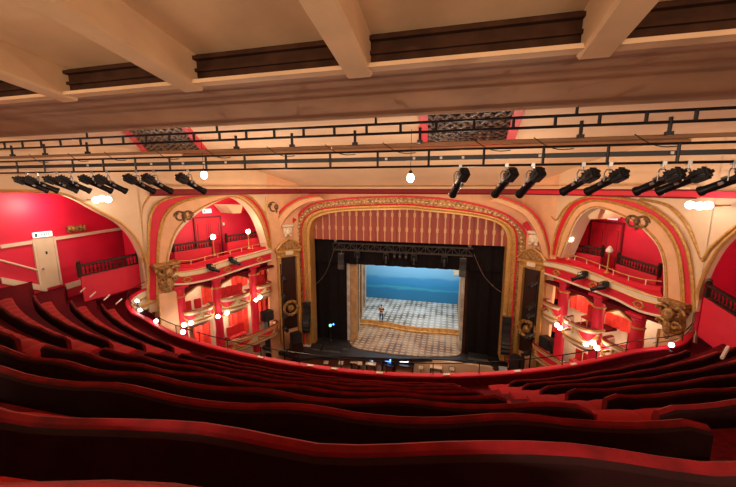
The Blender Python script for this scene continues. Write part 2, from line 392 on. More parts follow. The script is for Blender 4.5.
CB.mark('gold_plain'); CB.add(m.v, m.f); CB.mark('white_trim'); CB.add(m2.v, m2.f); CB.build('carved_band', 'carved_gold', t)
for side, x in ((0, 0), (1, 0)):     # plinth blocks at the foot
    a = rin[0] if side == 0 else rin[-1]; b = r3[0] if side == 0 else r3[-1]
    MB().rbox(((a.x+b.x)/2, 23.75, -13.2), (abs(a.x-b.x)+.1, .7, .7), b=.05).build('plinth', 'grey_white', t)
# niches between boxes and proscenium
def niche(w, R, side, pxs, fr):
    """w: wall from the proscenium edge to the boxes"""
    st = MB(); st.prism([w.P(-.3, 0, 1.), w.P(w.L+.25, 0, 1.), w.P(w.L+.25, 0, -14), w.P(-.3, 0, -14)], w.n*-.3)
    struct(st, 'wall_niche_'+side, 'tan')
    t = thing('niche_surround', 'tan and gilt niche with pediment and dark opening beside the %s of the proscenium' % side, 'niche', w.P(w.L/2, 0, -12.9))
    L = w.L; c = L*.50
    MB().prism([w.P(c-.58, .06, -5.3), w.P(c+.58, .06, -5.3), w.P(c+.58, .06, -11.2), w.P(c-.58, .06, -11.2)], w.n*.02).build('dark_opening', 'dark_wood', t, False)
    m = MB()
    for u in (c-.75, c+.75):
        R_ = M4((w.d, w.n, V((0, 0, 1)))).transposed()
        m.box(w.P(u, .15, -8.6), (.26, .3, 7.2), R_)
        m.lathe([(.18, -.15), (.2, 0), (.12, .1), (.22, .35), (.26, .4)], w.P(u, .2, -5.2), n=10)
    m.build('pilasters', 'gold_plain', t)
    m = MB(); R_ = M4((w.d, w.n, V((0, 0, 1)))).transposed()
    m.rbox(w.P(c, .2, -4.75), (2.0, .45, .22), R_, .03); m.rbox(w.P(c, .15, -5.05), (1.7, .3, .3), R_, .03)
    m.build('entablature', 'gold', t)
    MB().prism([w.P(c-1.0, .05, -4.62), w.P(c-.55, .05, -4.1), w.P(c, .05, -3.85), w.P(c+.55, .05, -4.1), w.P(c+1., .05, -4.62)], w.n*.35).build('pediment', 'carved_gold', t)
    MB().tube([w.P(c-1.02, .42, -4.6), w.P(c-.56, .42, -4.08), w.P(c, .42, -3.8), w.P(c+.56, .42, -4.08), w.P(c+1.02, .42, -4.6)], .07, 6).build('pediment_edge', 'gold_plain', t)
    m = MB(); m.rbox(w.P(c, .3, -3.2), (.62, .35, .5), R_, .06); m.rbox(w.P(c, .3, -2.8), (.8, .4, .18), R_, .04); m.sphere(w.P(c, .45, -3.3), .2, 10, (1, 1, 1.2)); m.sphere(w.P(c-.2, .4, -3.55), .13, 8); m.sphere(w.P(c+.2, .4, -3.55), .13, 8)
    m.build('keystone_mask', 'white_trim', t)['label'] = 'cream carved keystone mask'
    MB().rbox(w.P(c, .42, -4.9), (.6, .1, .3), R_, .03).build('cartouche', 'white_trim', t)
    # carved wreath low in the niche
    m = MB(); m.tube([w.P(c+.55*math.cos(a), .28, -9.4+.55*math.sin(a)) for a in [k*2*PI/20 for k in range(20)]], .13, 7, closed=True)
    m.sphere(w.P(c, .25, -9.4), .3, 10)
    for k in range(8): a = k*PI/4; m.sphere(w.P(c+.55*math.cos(a), .38, -9.4+.55*math.sin(a)), .13, 7)
    m.build('carved_wreath', 'carved_gold', t)
    return t
niche(NLW, None, 'left', None, None); niche(NRW, None, 'right', None, None)
# outer red rims over each niche
for w, px, lab in ((NLW, [(269.5, 262), (269.3, 241.5), (272, 224), (280.7, 209.5), (296.7, 198.5), (316, 194.5)], 'left'), (NRW, [(551, 268), (551.5, 258), (549, 243.7), (543, 225), (531, 209), (512, 199.5), (498, 195.5)], 'right')):
    # laid on a shallow vault in front of the wall: each point on the plane Y = 22.4
    def onp(x, y): return atY(x, y, 22.6)
    q = [onp(p.x, p.y) for p in smooth_px(px, 6)]
    sg = 1 if lab == 'left' else -1
    q2 = [onp(p.x+sg*2.6, p.y+1.8) for p in smooth_px(px, 6)]
    q3 = [onp(p.x+sg*8, p.y+5) for p in smooth_px(px, 6)]
    t = thing('niche_arch', 'red edged arch rib curving over the %s niche' % lab, 'arch', q[0])
    MB().strip(q, q2, (0, .3, 0)).build('red_rib', 'red_paint', t)
    MB().strip(q2, q3, (0, .3, 0)).build('tan_rib', 'tan', t)
    MB().tube([p+V((0, -.03, 0)) for p in q2], .05, 6).build('gilt_moulding', 'gold', t)
    ii = len(q3)
    inner = [onp(p.x+sg*8, p.y+6) for p in smooth_px(px, 6)][ii//4:int(ii*.6)]
    inner2 = [onp(p.x+sg*12, p.y+9) for p in smooth_px(px, 6)][ii//4:int(ii*.6)]
    MB().strip([p+V((0, .8, 0)) for p in inner], [p+V((0, .8, 0)) for p in inner2], (0, .2, 0)).build('red_panel', 'red_paint', t)
# carved scroll ornaments on the spandrels
def scroll_orn(w, px, r, label, o=.12):
    c = w.at(px[0], px[1], o); m = MB()
    for sx in (-1, 1):
        pts = [c+w.d*(sx*(.15+.3*r)+sx*math.cos(k*.5)*(r-.045*r*k*.55))+V((0, 0, math.sin(k*.5)*(r-.045*r*k*.55))) for k in range(16)]
        m.tube(pts, .06, 6)
    m.sphere(c, r*.5, 10, (1, 1, 1.3)); m.sphere(c+V((0, 0, r*.7)), r*.25, 8); m.sphere(c-V((0, 0, r*.8)), r*.3, 8, (1, 1, 1.8))
    tag(m.build('carved_ornament', 'carved_dark'), label, 'ornament')
scroll_orn(WL, (184, 216), .3, 'dark gilt carved ornament low on the left arch band')
scroll_orn(WR, (637, 222), .3, 'dark gilt carved ornament low on the right arch band')
scroll_orn(WL, (276, 207), .4, 'small gilt carving above the left niche')
scroll_orn(WR, (539, 208), .4, 'small gilt carving above the right niche')
# piers under the big arches
def pier(w, x0, x1, ycap0, ycap1, ybot, side):
    s0, _ = w.sz(x0, ycap1, .1); s1, _ = w.sz(x1, ycap1, .1); c = (s0+s1)/2; wd = abs(s1-s0)
    zc0 = w.sz((x0+x1)/2, ycap0, .2)[1]; zc1 = w.sz((x0+x1)/2, ycap1, .2)[1]; zb = -13.5
    R_ = M4((w.d, w.n, V((0, 0, 1)))).transposed()
    t = thing('arch_pier', 'tan pier with gilt carved capital carrying the %s great arch' % side, 'pillar', w.P(c, 0, zb))
    MB().box(w.P(c, -.05, (zb+zc1)/2), (wd*.86, .7, zc1-zb), R_).build('shaft', 'tan', t, False)
    for u in (-.43, .43): MB().tube([w.P(c+wd*u, .3, zb), w.P(c+wd*u, .3, zc1)], .06, 6).build('gilt_moulding', 'gold', t)
    m = MB(); h = zc0-zc1
    m.rbox(w.P(c, .1, zc0-.08), (wd*1.06, .95, .16), R_, .04); m.rbox(w.P(c, .1, zc0-.28), (wd*.98, .8, .14), R_, .04)
    m.lathe([(wd*.22, zc1-zc0), (wd*.36, -.75*h), (wd*.32, -.5*h), (wd*.44, -.3*h)], w.P(c, .1, zc0), n=12)
    m.build('capital', 'carved_gold', t)
    m = MB()
    for sx in (-1, 1):
        for lev, r in ((-.45, .26), (-1.0, .2)):
            pts = [w.P(c+sx*(wd*.26)+sx*math.cos(k*.55)*(r-.014*k), .5, zc0+lev+math.sin(k*.55)*(r-.014*k)) for k in range(14)]
            m.tube(pts, .07, 6)
    m.sphere(w.P(c, .55, zc0-.55), .24, 10, (1, 1, 1.3)); m.sphere(w.P(c, .55, zc0-1.1), .18, 8, (1, 1, 1.8)); m.sphere(w.P(c, .5, zc0-1.5), .11, 8, (1, 1, 1.8))
    m.build('capital_scrolls', 'carved_gold', t)
pier(WL, 154, 180, 262, 292, 345, 'left'); pier(WR, 660, 688, 300, 334, 345, 'right')
# ------------------------------------------------------------ red side walls of the gallery
struct(MB().box((XL-.1, 10.5, -6.3), (.2, 27, 13.2)), 'wall_side_left', 'red_wall', False)
struct(MB().box((XR+.1, 10.5, -6.3), (.2, 27, 13.2)), 'wall_side_right', 'red_wall', False)
struct(MB().box(((XL+XR)/2, -3.1, 0), (XR-XL+.4, .2, 7)), 'wall_back', 'gallery_cream', False)
def rail_line(px, X, r, name, m, label=None, cat=None):
    o = MB().tube([atX(x, y, X) for x, y in px], r, 6).build(name, m)
    return o
a = atX(0, 245, XL+.03); b = atX(128, 226.3, XL+.03)
m = MB(); m.strip([a, b], [a+V((0, 0, -.16)), b+V((0, 0, -.16))], (.05, 0, 0)); struct(m, 'trim_13', 'white_trim', False)
a = atX(65, 284, XL+.03); b = atX(100, 273.5, XL+.03)
m = MB(); m.strip([a, b], [a+V((0, 0, -.3)), b+V((0, 0, -.3))], (.06, 0, 0)); a = atX(0, 277, XL+.03); b = atX(46, 286, XL+.03); m.strip([a, b], [a+V((0, 0, -.3)), b+V((0, 0, -.3))], (.06, 0, 0))
struct(m, 'baseboard_left', 'white_trim', False)
t = thing('wall_handrail', 'pale handrail sloping along the left red wall towards the door', 'handrail', atX(20, 267, XL+.1))
a = atX(-10, 257.5, XL+.1); b = atX(37, 270, XL+.1)
MB().tube([a, b], .045, 8).build('rail', 'white_trim', t)
for k in (.3, .6, .9): p = a.lerp(b, k); MB().tube([p, p+V((-.08, 0, -.1)), p+V((-.1, 0, -.1))], .02, 6).build('bracket', 'steel', t)
# door on the left
p0 = atX(33.5, 240.5, XL); p1 = atX(52, 239, XL); pb = atX(45.5, 286, XL)
y0, y1 = p0.y, p1.y; zt = (p0.z+p1.z)/2; zb = pb.z-.1
t = thing('door_1', 'cream door in the left red wall under the green exit sign', 'door', (XL, (y0+y1)/2, zb)); t['kind'] = 'structure'
MB().rbox((XL+.05, (y0+y1)/2, (zt+zb)/2), (.09, y1-y0, zt-zb), b=.012).build('door_leaf', 'door_cream', t)
m = MB(); m.box((XL+.04, y0-.05, (zt+zb)/2), (.12, .09, zt-zb)); m.box((XL+.04, y1+.05, (zt+zb)/2), (.12, .09, zt-zb)); m.box((XL+.04, (y0+y1)/2, zt+.05), (.12, y1-y0+.2, .1)); m.build('door_frame', 'white_trim', t, False)
MB().lathe([(.02, 0), (.05, .02), (.05, .05), (.02, .07)], (XL+.1, y0+.12, zb+1.0), (1, 0, 0), 10).build('door_handle', 'steel', t)
MB().box((XL+.1, (y0+y1)/2, zt-.65), (.01, .08, .14)).build('notice', 'black', t, False)
def sign(c, d, n, label, wd=.55, h=.22, group=None):
    d = V(d).normalized(); n = V(n).normalized(); R_ = M4((d, n, V((0, 0, 1)))).transposed()
    t = thing('exit_sign', label, 'sign', c)
    sb = MB().rbox(V(c), (wd, .08, h), R_, .015).build('sign_box', 'sign_white', t)
    # running figure and arrow as raised green marks, then the word
    m = MB(); q = V(c)+n*.045
    m.box(q-d*(wd*.36), (wd*.12, .01, h*.6), R_); m.build('figure_mark', 'sign_green', sb, False)
    cu = bpy.data.curves.new('letters', 'FONT'); cu.body = 'EXIT'; cu.size = h*.75; cu.align_x = 'CENTER'; cu.align_y = 'CENTER'; cu.extrude = .004
    tmp = bpy.data.objects.new('tmp', cu); me = bpy.data.meshes.new_from_object(tmp); bpy.data.objects.remove(tmp); me.name = 'letters'; me.materials.clear(); me.materials.append(MT['sign_green'])
    o = bpy.data.objects.new('letters', me); COL.objects.link(o); o.parent = sb
    Rt = M4((d, V((0, 0, 1)), n)).transposed().to_4x4(); o.matrix_local = M4.Translation(n*.05+d*(wd*.1))@Rt
    return t
pc = atX(42.5, 234.5, XL+.12)
sign(pc, (0, 1, 0), (1, 0, 0), 'lit exit sign above the cream door on the left wall', .8, .26)
pc = atX(76.5, 228.5, XL+.1); m = MB()
m.rbox(pc, (.12, .95, .36), b=.04)
for k in range(5): m.sphere(pc+V((.07, -.36+.18*k, 0)), .11, 8, (.6, 1, 1.3))
tag(m.build('gilt_plaque', 'carved_gold'), 'small carved gilt plaque above the dado on the left wall', 'ornament')
# balustrades (dark, turned) -------------------------------------------------
def balustrade(P, Q, h, name, label, nb, panel=0., post=True):
    """P,Q: ends at top rail level"""
    P = V(P); Q = V(Q); d = (Q-P); L = d.length
    t = thing(name, label, 'balustrade', ((P.x+Q.x)/2, (P.y+Q.y)/2, min(P.z, Q.z)-h-panel))
    u = V((0, 0, 1)); dh = V((d.x, d.y, 0)).normalized(); n = V((dh.y, -dh.x, 0))
    def bar(a, b, w, hh, mb): mb.add([a+n*s*w+u*z for a in (a, b) for s in (-1, 1) for z in (-hh, hh)], [(0, 1, 3, 2), (4, 6, 7, 5), (0, 4, 5, 1), (2, 3, 7, 6), (0, 2, 6, 4), (1, 5, 7, 3)])
    m = MB(); bar(P, Q, .09, .05, m); m.build('top_rail', 'dark_wood', t, False)
    m = MB(); bar(P-u*h, Q-u*h, .08, .06, m); m.build('bottom_rail', 'dark_wood', t, False)
    bl = None
    for k in range(nb):
        p = P.lerp(Q, (k+.5)/nb)-u*h
        if bl is None:
            bl = MB().lathe([(.028, 0), (.035, .1*h), (.022, .18*h), (.05, .38*h), (.03, .6*h), (.022, .75*h), (.036, .85*h), (.028, h)], n=6).build('baluster', 'dark_wood', t, local=True)
            bl.location = p-t.location
        else:
            c = bl.copy(); COL.objects.link(c); c.parent = t; c.location = p-t.location
    for p in (P, Q):
        m = MB(); m.rbox(p+u*(-h*.5+.05), (.16, .16, h*1.3), b=.02); m.sphere(p+u*(h*.25+.05), .1, 8); m.build('newel', 'dark_wood', t)
    if panel: m = MB(); m.strip([P-u*h, Q-u*h], [P-u*(h+panel), Q-u*(h+panel)], n*.12); m.build('red_panel', 'red_paint', t, False)
    return t
balustrade(atX(78.5, 266, -18.0), atX(137.5, 254, -17.2), .55, 'stair_balustrade', 'dark turned balustrade on red panel over the left gallery stairs', 16, 1.3)
balustrade(atY(709, 285, 15.35), atY(748, 308, 14.0), .5, 'stair_balustrade', 'dark turned balustrade on red panel at the far right gallery wall', 10, 1.6)
# ------------------------------------------------------------ gallery seating
XC = -4.06
def base(u):
    if u > 0: return .0325*u*u
    return .0164*u*u+.00055*abs(u)**3
def dbase(u):
    if u > 0: return .065*u
    return .0328*u-.00165*u*u
def gpt(u, o, z):
    s = dbase(u); n = math.hypot(1, s)
    return V((XC+u+s/n*o, 9.7+base(u)-o/n, z))
def gn(u): s = dbase(u); n = math.hypot(1, s); return V((-s/n, 1/n, 0))    # towards the stage
def u_at_X(X, o):
    lo, hi = -22., 22.
    for _ in range(50):
        mid = (lo+hi)/2
        if gpt(mid, o, 0).x < X: lo = mid
        else: hi = mid
    return lo
def u_at_Y(Y, o, side):
    lo, hi = 0., 22.
    for _ in range(50):
        mid = (lo+hi)/2
        if gpt(side*mid, o, 0).y < Y: lo = mid
        else: hi = mid
    return side*lo
DK = [.40]+[1.045+1.005*k+.009*k*k for k in range(8)]
ZK = [-.87]+[-(.5695+.585*d) for d in DK[1:]]
# stepped floor
m = MB(); us = [-15.5+i*.5 for i in range(0, 60)]
zf = [z-.82 for z in ZK]
for k in range(9):
    o0 = 9.7-DK[k]+.15; o1 = (9.7-DK[k+1]+.15) if k < 8 else -.05
    if k == 0: o0 = 11.5
    m.sweep([gpt(u, 0, 0) for u in us], [-gn(u) for u in us], [(o0, zf[k]), (o1, zf[k]), (o1, zf[k]-1.2), (o0, zf[k]-1.2)])
struct(m, 'floor', 'carpet')
def row_name(k):
    return ['nearest the camera', 'second', 'third', 'fourth', 'fifth', 'sixth', 'seventh', 'eighth', 'ninth'][k]
def bench(k, uA, uB, label, group):
    o = 9.7-DK[k]; z = ZK[k]; n = max(8, int(abs(uB-uA)/.12)); us = [lerp(uA, uB, i/(n-1)) for i in range(n)]
    ph = random.random()*6; per = .8+.1*random.random()
    amp = max(.35, 1.15-.13*k)
    def wav(u): return amp*(.034*math.sin(2*PI*u/per/1.35+ph)+.012*math.sin(2*PI*u/2.9+ph*2)+.012*abs(math.sin(PI*u/.56)))
    path = [gpt(u, o, z) for u in us]; sd = [gn(u) for u in us]
    mid = path[n//2]
    t = thing('bench_row', label, 'seating', (mid.x, mid.y, zf[k]), 0, group)
    def taper(i):                     # rounded shoulders at the two ends
        e = min(i, n-1-i)*abs(uB-uA)/(n-1); return -.07*max(0, 1-e/.13)**2
    def pr(i):
        w = wav(us[i])+taper(i)
        return [(-.02, -.46), (-.03, -.16+w), (-.045, -.06+w), (-.025, -.015+w), (.005, w), (.035, -.02+w), (.055, -.08+w), (.055, -.22+w), (.05, -.46)]
    def pb(i):
        w = wav(us[i])+taper(i)
        return [(-.055, -.48), (-.06, -.30), (-.055, -.055+w), (-.03, -.03+w), (-.015, -.3), (-.015, -.48)]
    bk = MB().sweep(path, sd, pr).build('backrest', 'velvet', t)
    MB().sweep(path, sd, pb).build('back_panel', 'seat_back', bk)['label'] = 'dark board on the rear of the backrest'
    # seat cushion, one piece per place
    ln = (path[-1]-path[0]).length; ns = max(2, int(ln/.56)); 
    ext0, ext1 = (.36, 0) if 'right' in group else ((0, .28) if 'left' in group else (0, .1))
    for j in range(ns):
        a = lerp(uA-ext0, uB+ext1, j/ns); b = lerp(uA-ext0, uB+ext1, (j+1)/ns); uu = [lerp(a, b, q/4)*.999 for q in range(5)]
        if j == 0 or True:
            def ps(i):
                e = .018 if i in (0, 4) else 0
                if 'middle' in group: return [(.09, -.16-e), (.09, -.50), (.12, -.53), (.19, -.50), (.20, -.3-e), (.16, -.16-e)]
                return [(.10, -.44-e), (.10, -.52), (.46, -.50), (.49, -.45), (.46, -.40-e), (.3, -.395-e)]
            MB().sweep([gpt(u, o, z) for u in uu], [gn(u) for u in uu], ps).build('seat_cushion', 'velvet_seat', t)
    step = 3
    for j in range(0, ns+1, step):
        u = lerp(uA, uB, min(1, max(0, j/ns)))*.998; p = gpt(u, o, z); q = gn(u); R_ = M4((V((q.y, -q.x, 0)), q, V((0, 0, 1)))).transposed()
        mm = MB(); mm.box(p+q*.02+V((0, 0, -.6)), (.05, .07, .44), R_); mm.box(p+q*.25+V((0, 0, -.54)), (.05, .45, .06), R_); mm.build('standard', 'black_metal', t, False)
    return t
aisle_l = lambda k: -8.7-.22*(k-4)
for k in range(9):
    o = 9.7-DK[k]
    # middle block
    xl = -3.6 if k == 0 else (-4.9 if k == 1 else (-7.3 if k == 2 else -7.6-.05*(k-3)))
    xr = {0: 0.7, 1: 1.62, 2: 2.0, 3: 1.62, 4: .9, 5: .72, 6: .60, 7: .5, 8: .42}[k]
    if k in (1, 2): pass
    n_par = 9-k
    w = ['at the parapet end', 'one row behind the front row', 'two rows behind the front row', 'three rows behind the front row', 'four rows behind the front row', 'five rows behind the front row', 'just before the two nearest rows', 'second nearest, curling off the right edge', 'nearest, cut by the bottom left corner'][8-k]
    if k == 0: xl = -4.2
    uA = u_at_X(xl, o); uB = u_at_X(xr, o)
    if k == 1: uB = u_at_X(2.3, o)
    bench(k, uA, uB, 'dark red velvet bench in the middle block, '+w, 'middle block benches')
for k in range(3, 9):
    o = 9.7-DK[k]
    xa = {3: 2.34, 4: 2.32, 5: 2.2, 6: 2.08, 7: 1.98, 8: 1.88}[k]
    uA = u_at_X(xa, o); uB = u_at_X({3: 7.5, 4: 8.5, 5: 9.3, 6: 9.3, 7: 9.0, 8: 8.3}[k], o)
    w = {8: 'front row along the parapet', 7: 'second row from the parapet', 6: 'third row from the parapet', 5: 'fourth row from the parapet', 4: 'second nearest, its seat showing at the aisle', 3: 'nearest, with large rounded back end'}[k]
    bench(k, uA, uB, 'red velvet bench row in the right block, '+w, 'right block benches')
for k in range(3, 9):
    o = 9.7-DK[k]
    xb = {3: -8.5, 4: -8.6, 5: -9.0, 6: -9.2, 7: -9.4, 8: -9.5}[k]
    xa = {3: -12.5, 4: -14.2, 5: -16.0, 6: -16.3, 7: -16.3, 8: -16.5}[k]
    w = {8: 'front row under the parapet', 7: 'second from the parapet', 6: 'third from the parapet', 5: 'fourth from the parapet', 4: 'fifth from the parapet', 3: 'cut by the left edge'}[k]
    bench(k, u_at_X(xa, o), u_at_X(xb, o), 'red velvet bench row in the left block with bright seats, '+w, 'left block benches')
# white nosings on the side steps
for i, (x, y) in enumerate(((80.5, 292), (90, 297), (104, 300), (116, 304))):
    p = atZ(x, y, -5.0-.1*i); q = atZ(x+5.5, y-5, -5.0-.1*i)
    t = tag(MB().tube([p, q], .03, 6).build('step_nosing', 'label_white'), 'white step edge strip at the top of the left block rows', 'step', 'white step edges left')
p = atZ(722, 358, -4.7); q = atZ(728, 347, -4.7)
tag(MB().tube([p, q], .045, 6).build('step_nosing', 'label_white'), 'white strip at the far end of the right block rows', 'step')
# ------------------------------------------------------------ parapet of the gallery
PP = [(-16.0, 15.2, -5.4), (-16.55, 14.1, -5.6), (-16.3, 13.1, -5.82), (-14.9, 12.15, -5.94)]
pu = [i*.5 for i in range(-20, 26)]
mainp = [gpt(u, 0, -6.0) for u in pu]
mainp = [p for p in mainp if -14.2 < p.x < 7.9]
PR_ = [(8.6, 14.5, -6.0), (9.5, 15.3, -5.95), (10.1, 16.1, -5.85), (10.15, 16.8, -5.7), (9.7, 17.1, -5.45)]
allp = smooth_px(PP[:-1]+[tuple(p) for p in ([V(PP[-1])]+mainp[::6]+[V(q) for q in PR_])], 8)
allp = resample(allp, 150)
def side_of(P, i):
    d = (P[min(i+1, len(P)-1)]-P[max(i-1, 0)]); d.z = 0; d.normalize(); return V((-d.y, d.x, 0))     # stage side
sd = [side_of(allp, i) for i in range(len(allp))]
t = thing('gallery_parapet', 'curved red and cream gallery front sweeping across below the stage', 'parapet', (XC, 9.7, -7))
MB().sweep(allp, sd, [(-.10, -.08), (-.10, -.02), (-.07, 0), (.08, 0), (.12, -.03), (.12, -.09)]).build('ledge', 'red_paint', t)
MB().sweep(allp, sd, [(-.08, -1.1), (-.08, -.07), (-.02, -.07), (-.02, -1.1)]).build('inner_panel', 'carpet', t)
MB().sweep(allp, sd, [(.02, -1.2), (.08, -.6), (.10, -.09), (-.05, -.09), (-.05, -1.2)]).build('outer_panel', 'white_trim', t)
MB().sweep(allp, sd, [(.1, -.55), (.13, -.52), (.13, -.46), (.1, -.43)]).build('gilt_moulding', 'gold', t)
MB().sweep(allp, sd, [(.09, -1.0), (.12, -.97), (.12, -.8), (.1, -.77)]).build('gilt_moulding', 'gold', t)
for x, y in ((264, 356), (309, 362.5), (334, 366), (381, 369.5), (448, 371.5), (518, 369), (573, 364)):
    p = atZ(x, y+.6, -5.985); k = min(range(150), key=lambda i: (allp[i]-p).length); p = allp[k]+sd[k]*-.03
    a = math.atan2(sd[k].x, sd[k].y)
    MB().box(p+V((0, 0, .012)), (.22, .1, .024), rotz(-a)).build('number_plate', 'label_white', t, False)['label'] = 'small white plate on the ledge'
t = thing('safety_rail', 'thin black safety rail standing on the gallery front', 'railing', (XC, 9.7, -6))
top = [p+s*.02+V((0, 0, .38)) for p, s in zip(allp, sd)]
MB().tube(top, .018, 6).build('top_rail', 'black_metal', t)
for k in range(3, 150, 7):
    if 0 <= k < 150: MB().tube([allp[k]+sd[k]*.02, top[k]], .016, 6).build('post', 'black_metal', t)
MB().tube([p-V((0, 0, .19)) for p in top[:26]], .012, 5).build('mid_rail', 'black_metal', t)
MB().tube([p-V((0, 0, .19)) for p in top[-22:]], .012, 5).build('mid_rail', 'black_metal', t)
# ------------------------------------------------------------ lighting bars hung below the ceiling
def ladder(name, Y, z1, z2, x0, x1, r, rungs, label, extra=None):
    t = thing(name, label, 'lighting bar', ((x0+x1)/2, Y, z2))
    MB().tube([(x0, Y, z1), (x1, Y, z1)], r, 8).build('top_tube', 'black_metal', t)
    MB().tube([(x0, Y, z2), (x1, Y, z2)], r, 8).build('bottom_tube', 'black_metal', t)
    for x in rungs: MB().tube([(x, Y, z2), (x, Y, z1)], r*1.1, 6).build('rung', 'black_metal', t)
    return t
x0, x1 = -17.6, 11.2
xs = [-17+i*.92 for i in range(31)]
t = ladder('lighting_ladder', 9.0, 1.68, 1.44, x0, x1, .035, xs, 'upper black ladder bar running the full width under the ceiling')
for px, py in ((87, 124), (217, 117), (376, 98), (577, 98)):
    p = atY(px, py+12, 9.0); MB().tube([(p.x, 9.0, 1.68), (p.x, 9.0, 2.0)], .035, 6).lathe([(.1, 0), (.1, .06), (.05, .1)], (p.x, 9, 1.9), n=8).build('hanger', 'black_metal', t)
for px in (10, 43, 86, 236, 292, 355, 420, 580, 668):
    p = atY(px, 140, 9.0); MB().tube([(p.x, 9.0, 1.18), (p.x, 9.0, 1.55)], .04, 6).box((p.x, 9.0, 1.2), (.14, .1, .08)).build('drop_clamp', 'black_metal', t)
xs = [-16.8+i*1.35 for i in range(21)]
t = ladder('lighting_ladder', 8.9, .97, .56, x0, x1, .03, xs, 'lower black ladder bar from which the stage lanterns hang')
MB().box(((x0+x1)/2, 8.93, .77), (x1-x0, .05, .11)).build('cable_tray', 'black', t, False)
for px in (182, 203, 225, 386, 414, 441, 463, 86, 150, 540, 672):
    p = atY(px, 158, 8.86); MB().box((p.x, 8.88, .77), (.06, .03, .06)).build('socket', 'label_white', t, False)
for i in range(14):
    xa = -15+i*1.9+random.uniform(-.3, .3); pts = [(xa+k*.11, 8.95, 1.2-.12*math.sin(k/8*PI)-.28*(k/8)) for k in range(9)]
    MB().tube(pts, .012, 5).build('cable', 'black', t)
MB().tube([(x0, 9.3, 1.17), (x1, 9.3, 1.17)], .05, 8).build('tan_pipe', 'tan_and_soffit_shade', t)['label'] = 'tan painted pipe behind the bars'
# stage lanterns (profile spots)
def lantern():
    t = thing('stage_lantern', 'proto', 'stage light', (0, 0, 0))
    ax = V((0, 1, 0))
    c = V((0, 0, -.30))
    ba = MB().lathe([(.085, -.30), (.10, -.28), (.10, -.12), (.075, -.08), (.075, .36), (.09, .38), (.09, .44), (.082, .44), (.075, .40)], c, (0, 1, 0), 14).build('barrel', 'black_metal', t, local=True)
    m = MB(); m.rbox(c+V((0, -.2, 0)), (.19, .26, .2), b=.03); m.tube([c+V((0, -.3, .0)), c+V((0, -.38, .0))], .03, 8)
    for k in range(4): m.box(c+V((0, -.29+.06*k, .105)), (.15, .02, .03))
    m.build('lamp_house', 'black', t, local=True)
    m = MB(); m.box(c+V((.09, .1, 0)), (.03, .07, .05)); m.box(c+V((-.09, .1, 0)), (.03, .07, .05)); m.box(c+V((0, .05, .09)), (.05, .1, .03)); m.build('shutter_knob', 'steel', t, local=True)
    MB().lathe([(.074, 0), (.05, .015), (.001, .02)], c+V((0, .4, 0)), (0, 1, 0), 14).build('lens', 'steel', ba, local=True)
    return t
lan0 = lantern(); LS = 1.25; LANS = [lan0]+[copy_tree(lan0) for _ in range(16)]; used = [0]
def place_lantern(px, side, idx, label, yawx, dp):
    p = atY(px, 175, 8.9)
    o = LANS[used[0]]; used[0] += 1
    # aim direction
    d = V((yawx, 1, dp)).normalized()
    rz = -math.atan2(d.x, d.y); rx = math.asin(d.z)
    z = .32
    # pivot at the yoke centre: the body centre sits .30 below the origin of the prototype
    R = (M4.Rotation(rz, 4, 'Z')@M4.Rotation(rx, 4, 'X'))
    piv = V((0, 0, -.30)); mw = M4.Translation(V((p.x, 8.9, z-.16)))@R@M4.Scale(LS, 4)@M4.Translation(-piv); o.location = mw.to_translation(); o.rotation_euler = mw.to_euler(); o.scale = (LS,)*3
    o['label'] = label
    # yoke and clamp hang plumb from the bar
    t2 = MB(); cx, cy = p.x, 8.9; cz = z-.16
    ca, sa = math.cos(rz), math.sin(rz)
    def L(x, y, zz): return V((cx+x*ca-y*sa, cy+x*sa+y*ca, zz))
    t2.tube([L(-.15, 0, cz), L(-.16, 0, cz+.18), L(-.1, 0, cz+.26), L(.1, 0, cz+.26), L(.16, 0, cz+.18), L(.15, 0, cz)], .014, 6)
    t2.tube([L(0, 0, cz+.22), L(0, 0, .56)], .02, 6); t2.box(L(0, 0, .55), (.08, .1, .1))
    inv = mw.inverted()
    me = t2; me.v = [inv@q for q in me.v]; me.build('yoke', 'steel', o, local=True)
    return o
LX = [28, 38, 58, 71, 93, 108, 137, 155, 189]; RX = [460, 506, 532, 582, 609, 662, 687, 732]
ordn = ['leftmost', 'second', 'third', 'fourth', 'fifth', 'sixth', 'seventh', 'eighth', 'ninth']
for i, x in enumerate(LX):
    place_lantern(x, 'l', i, ('leftmost' if i == 0 else 'silver bodied rightmost' if i == 8 else ordn[i]+' from the left')+' black stage lantern of the left cluster on the lower bar', [.55, .5, .52, .48, .45, .42, .36, .34, .36][i], -.62)
for i, x in enumerate(RX):
    place_lantern(x, 'r', i, ('leftmost' if i == 0 else 'rightmost, cut by the edge' if i == 7 else ordn[i]+' from the left')+' black stage lantern of the right cluster on the lower bar', [-.42, -.5, -.5, -.62, -.68, -.75, -.8, -.8][i], -.85 if i < 3 else -.62)
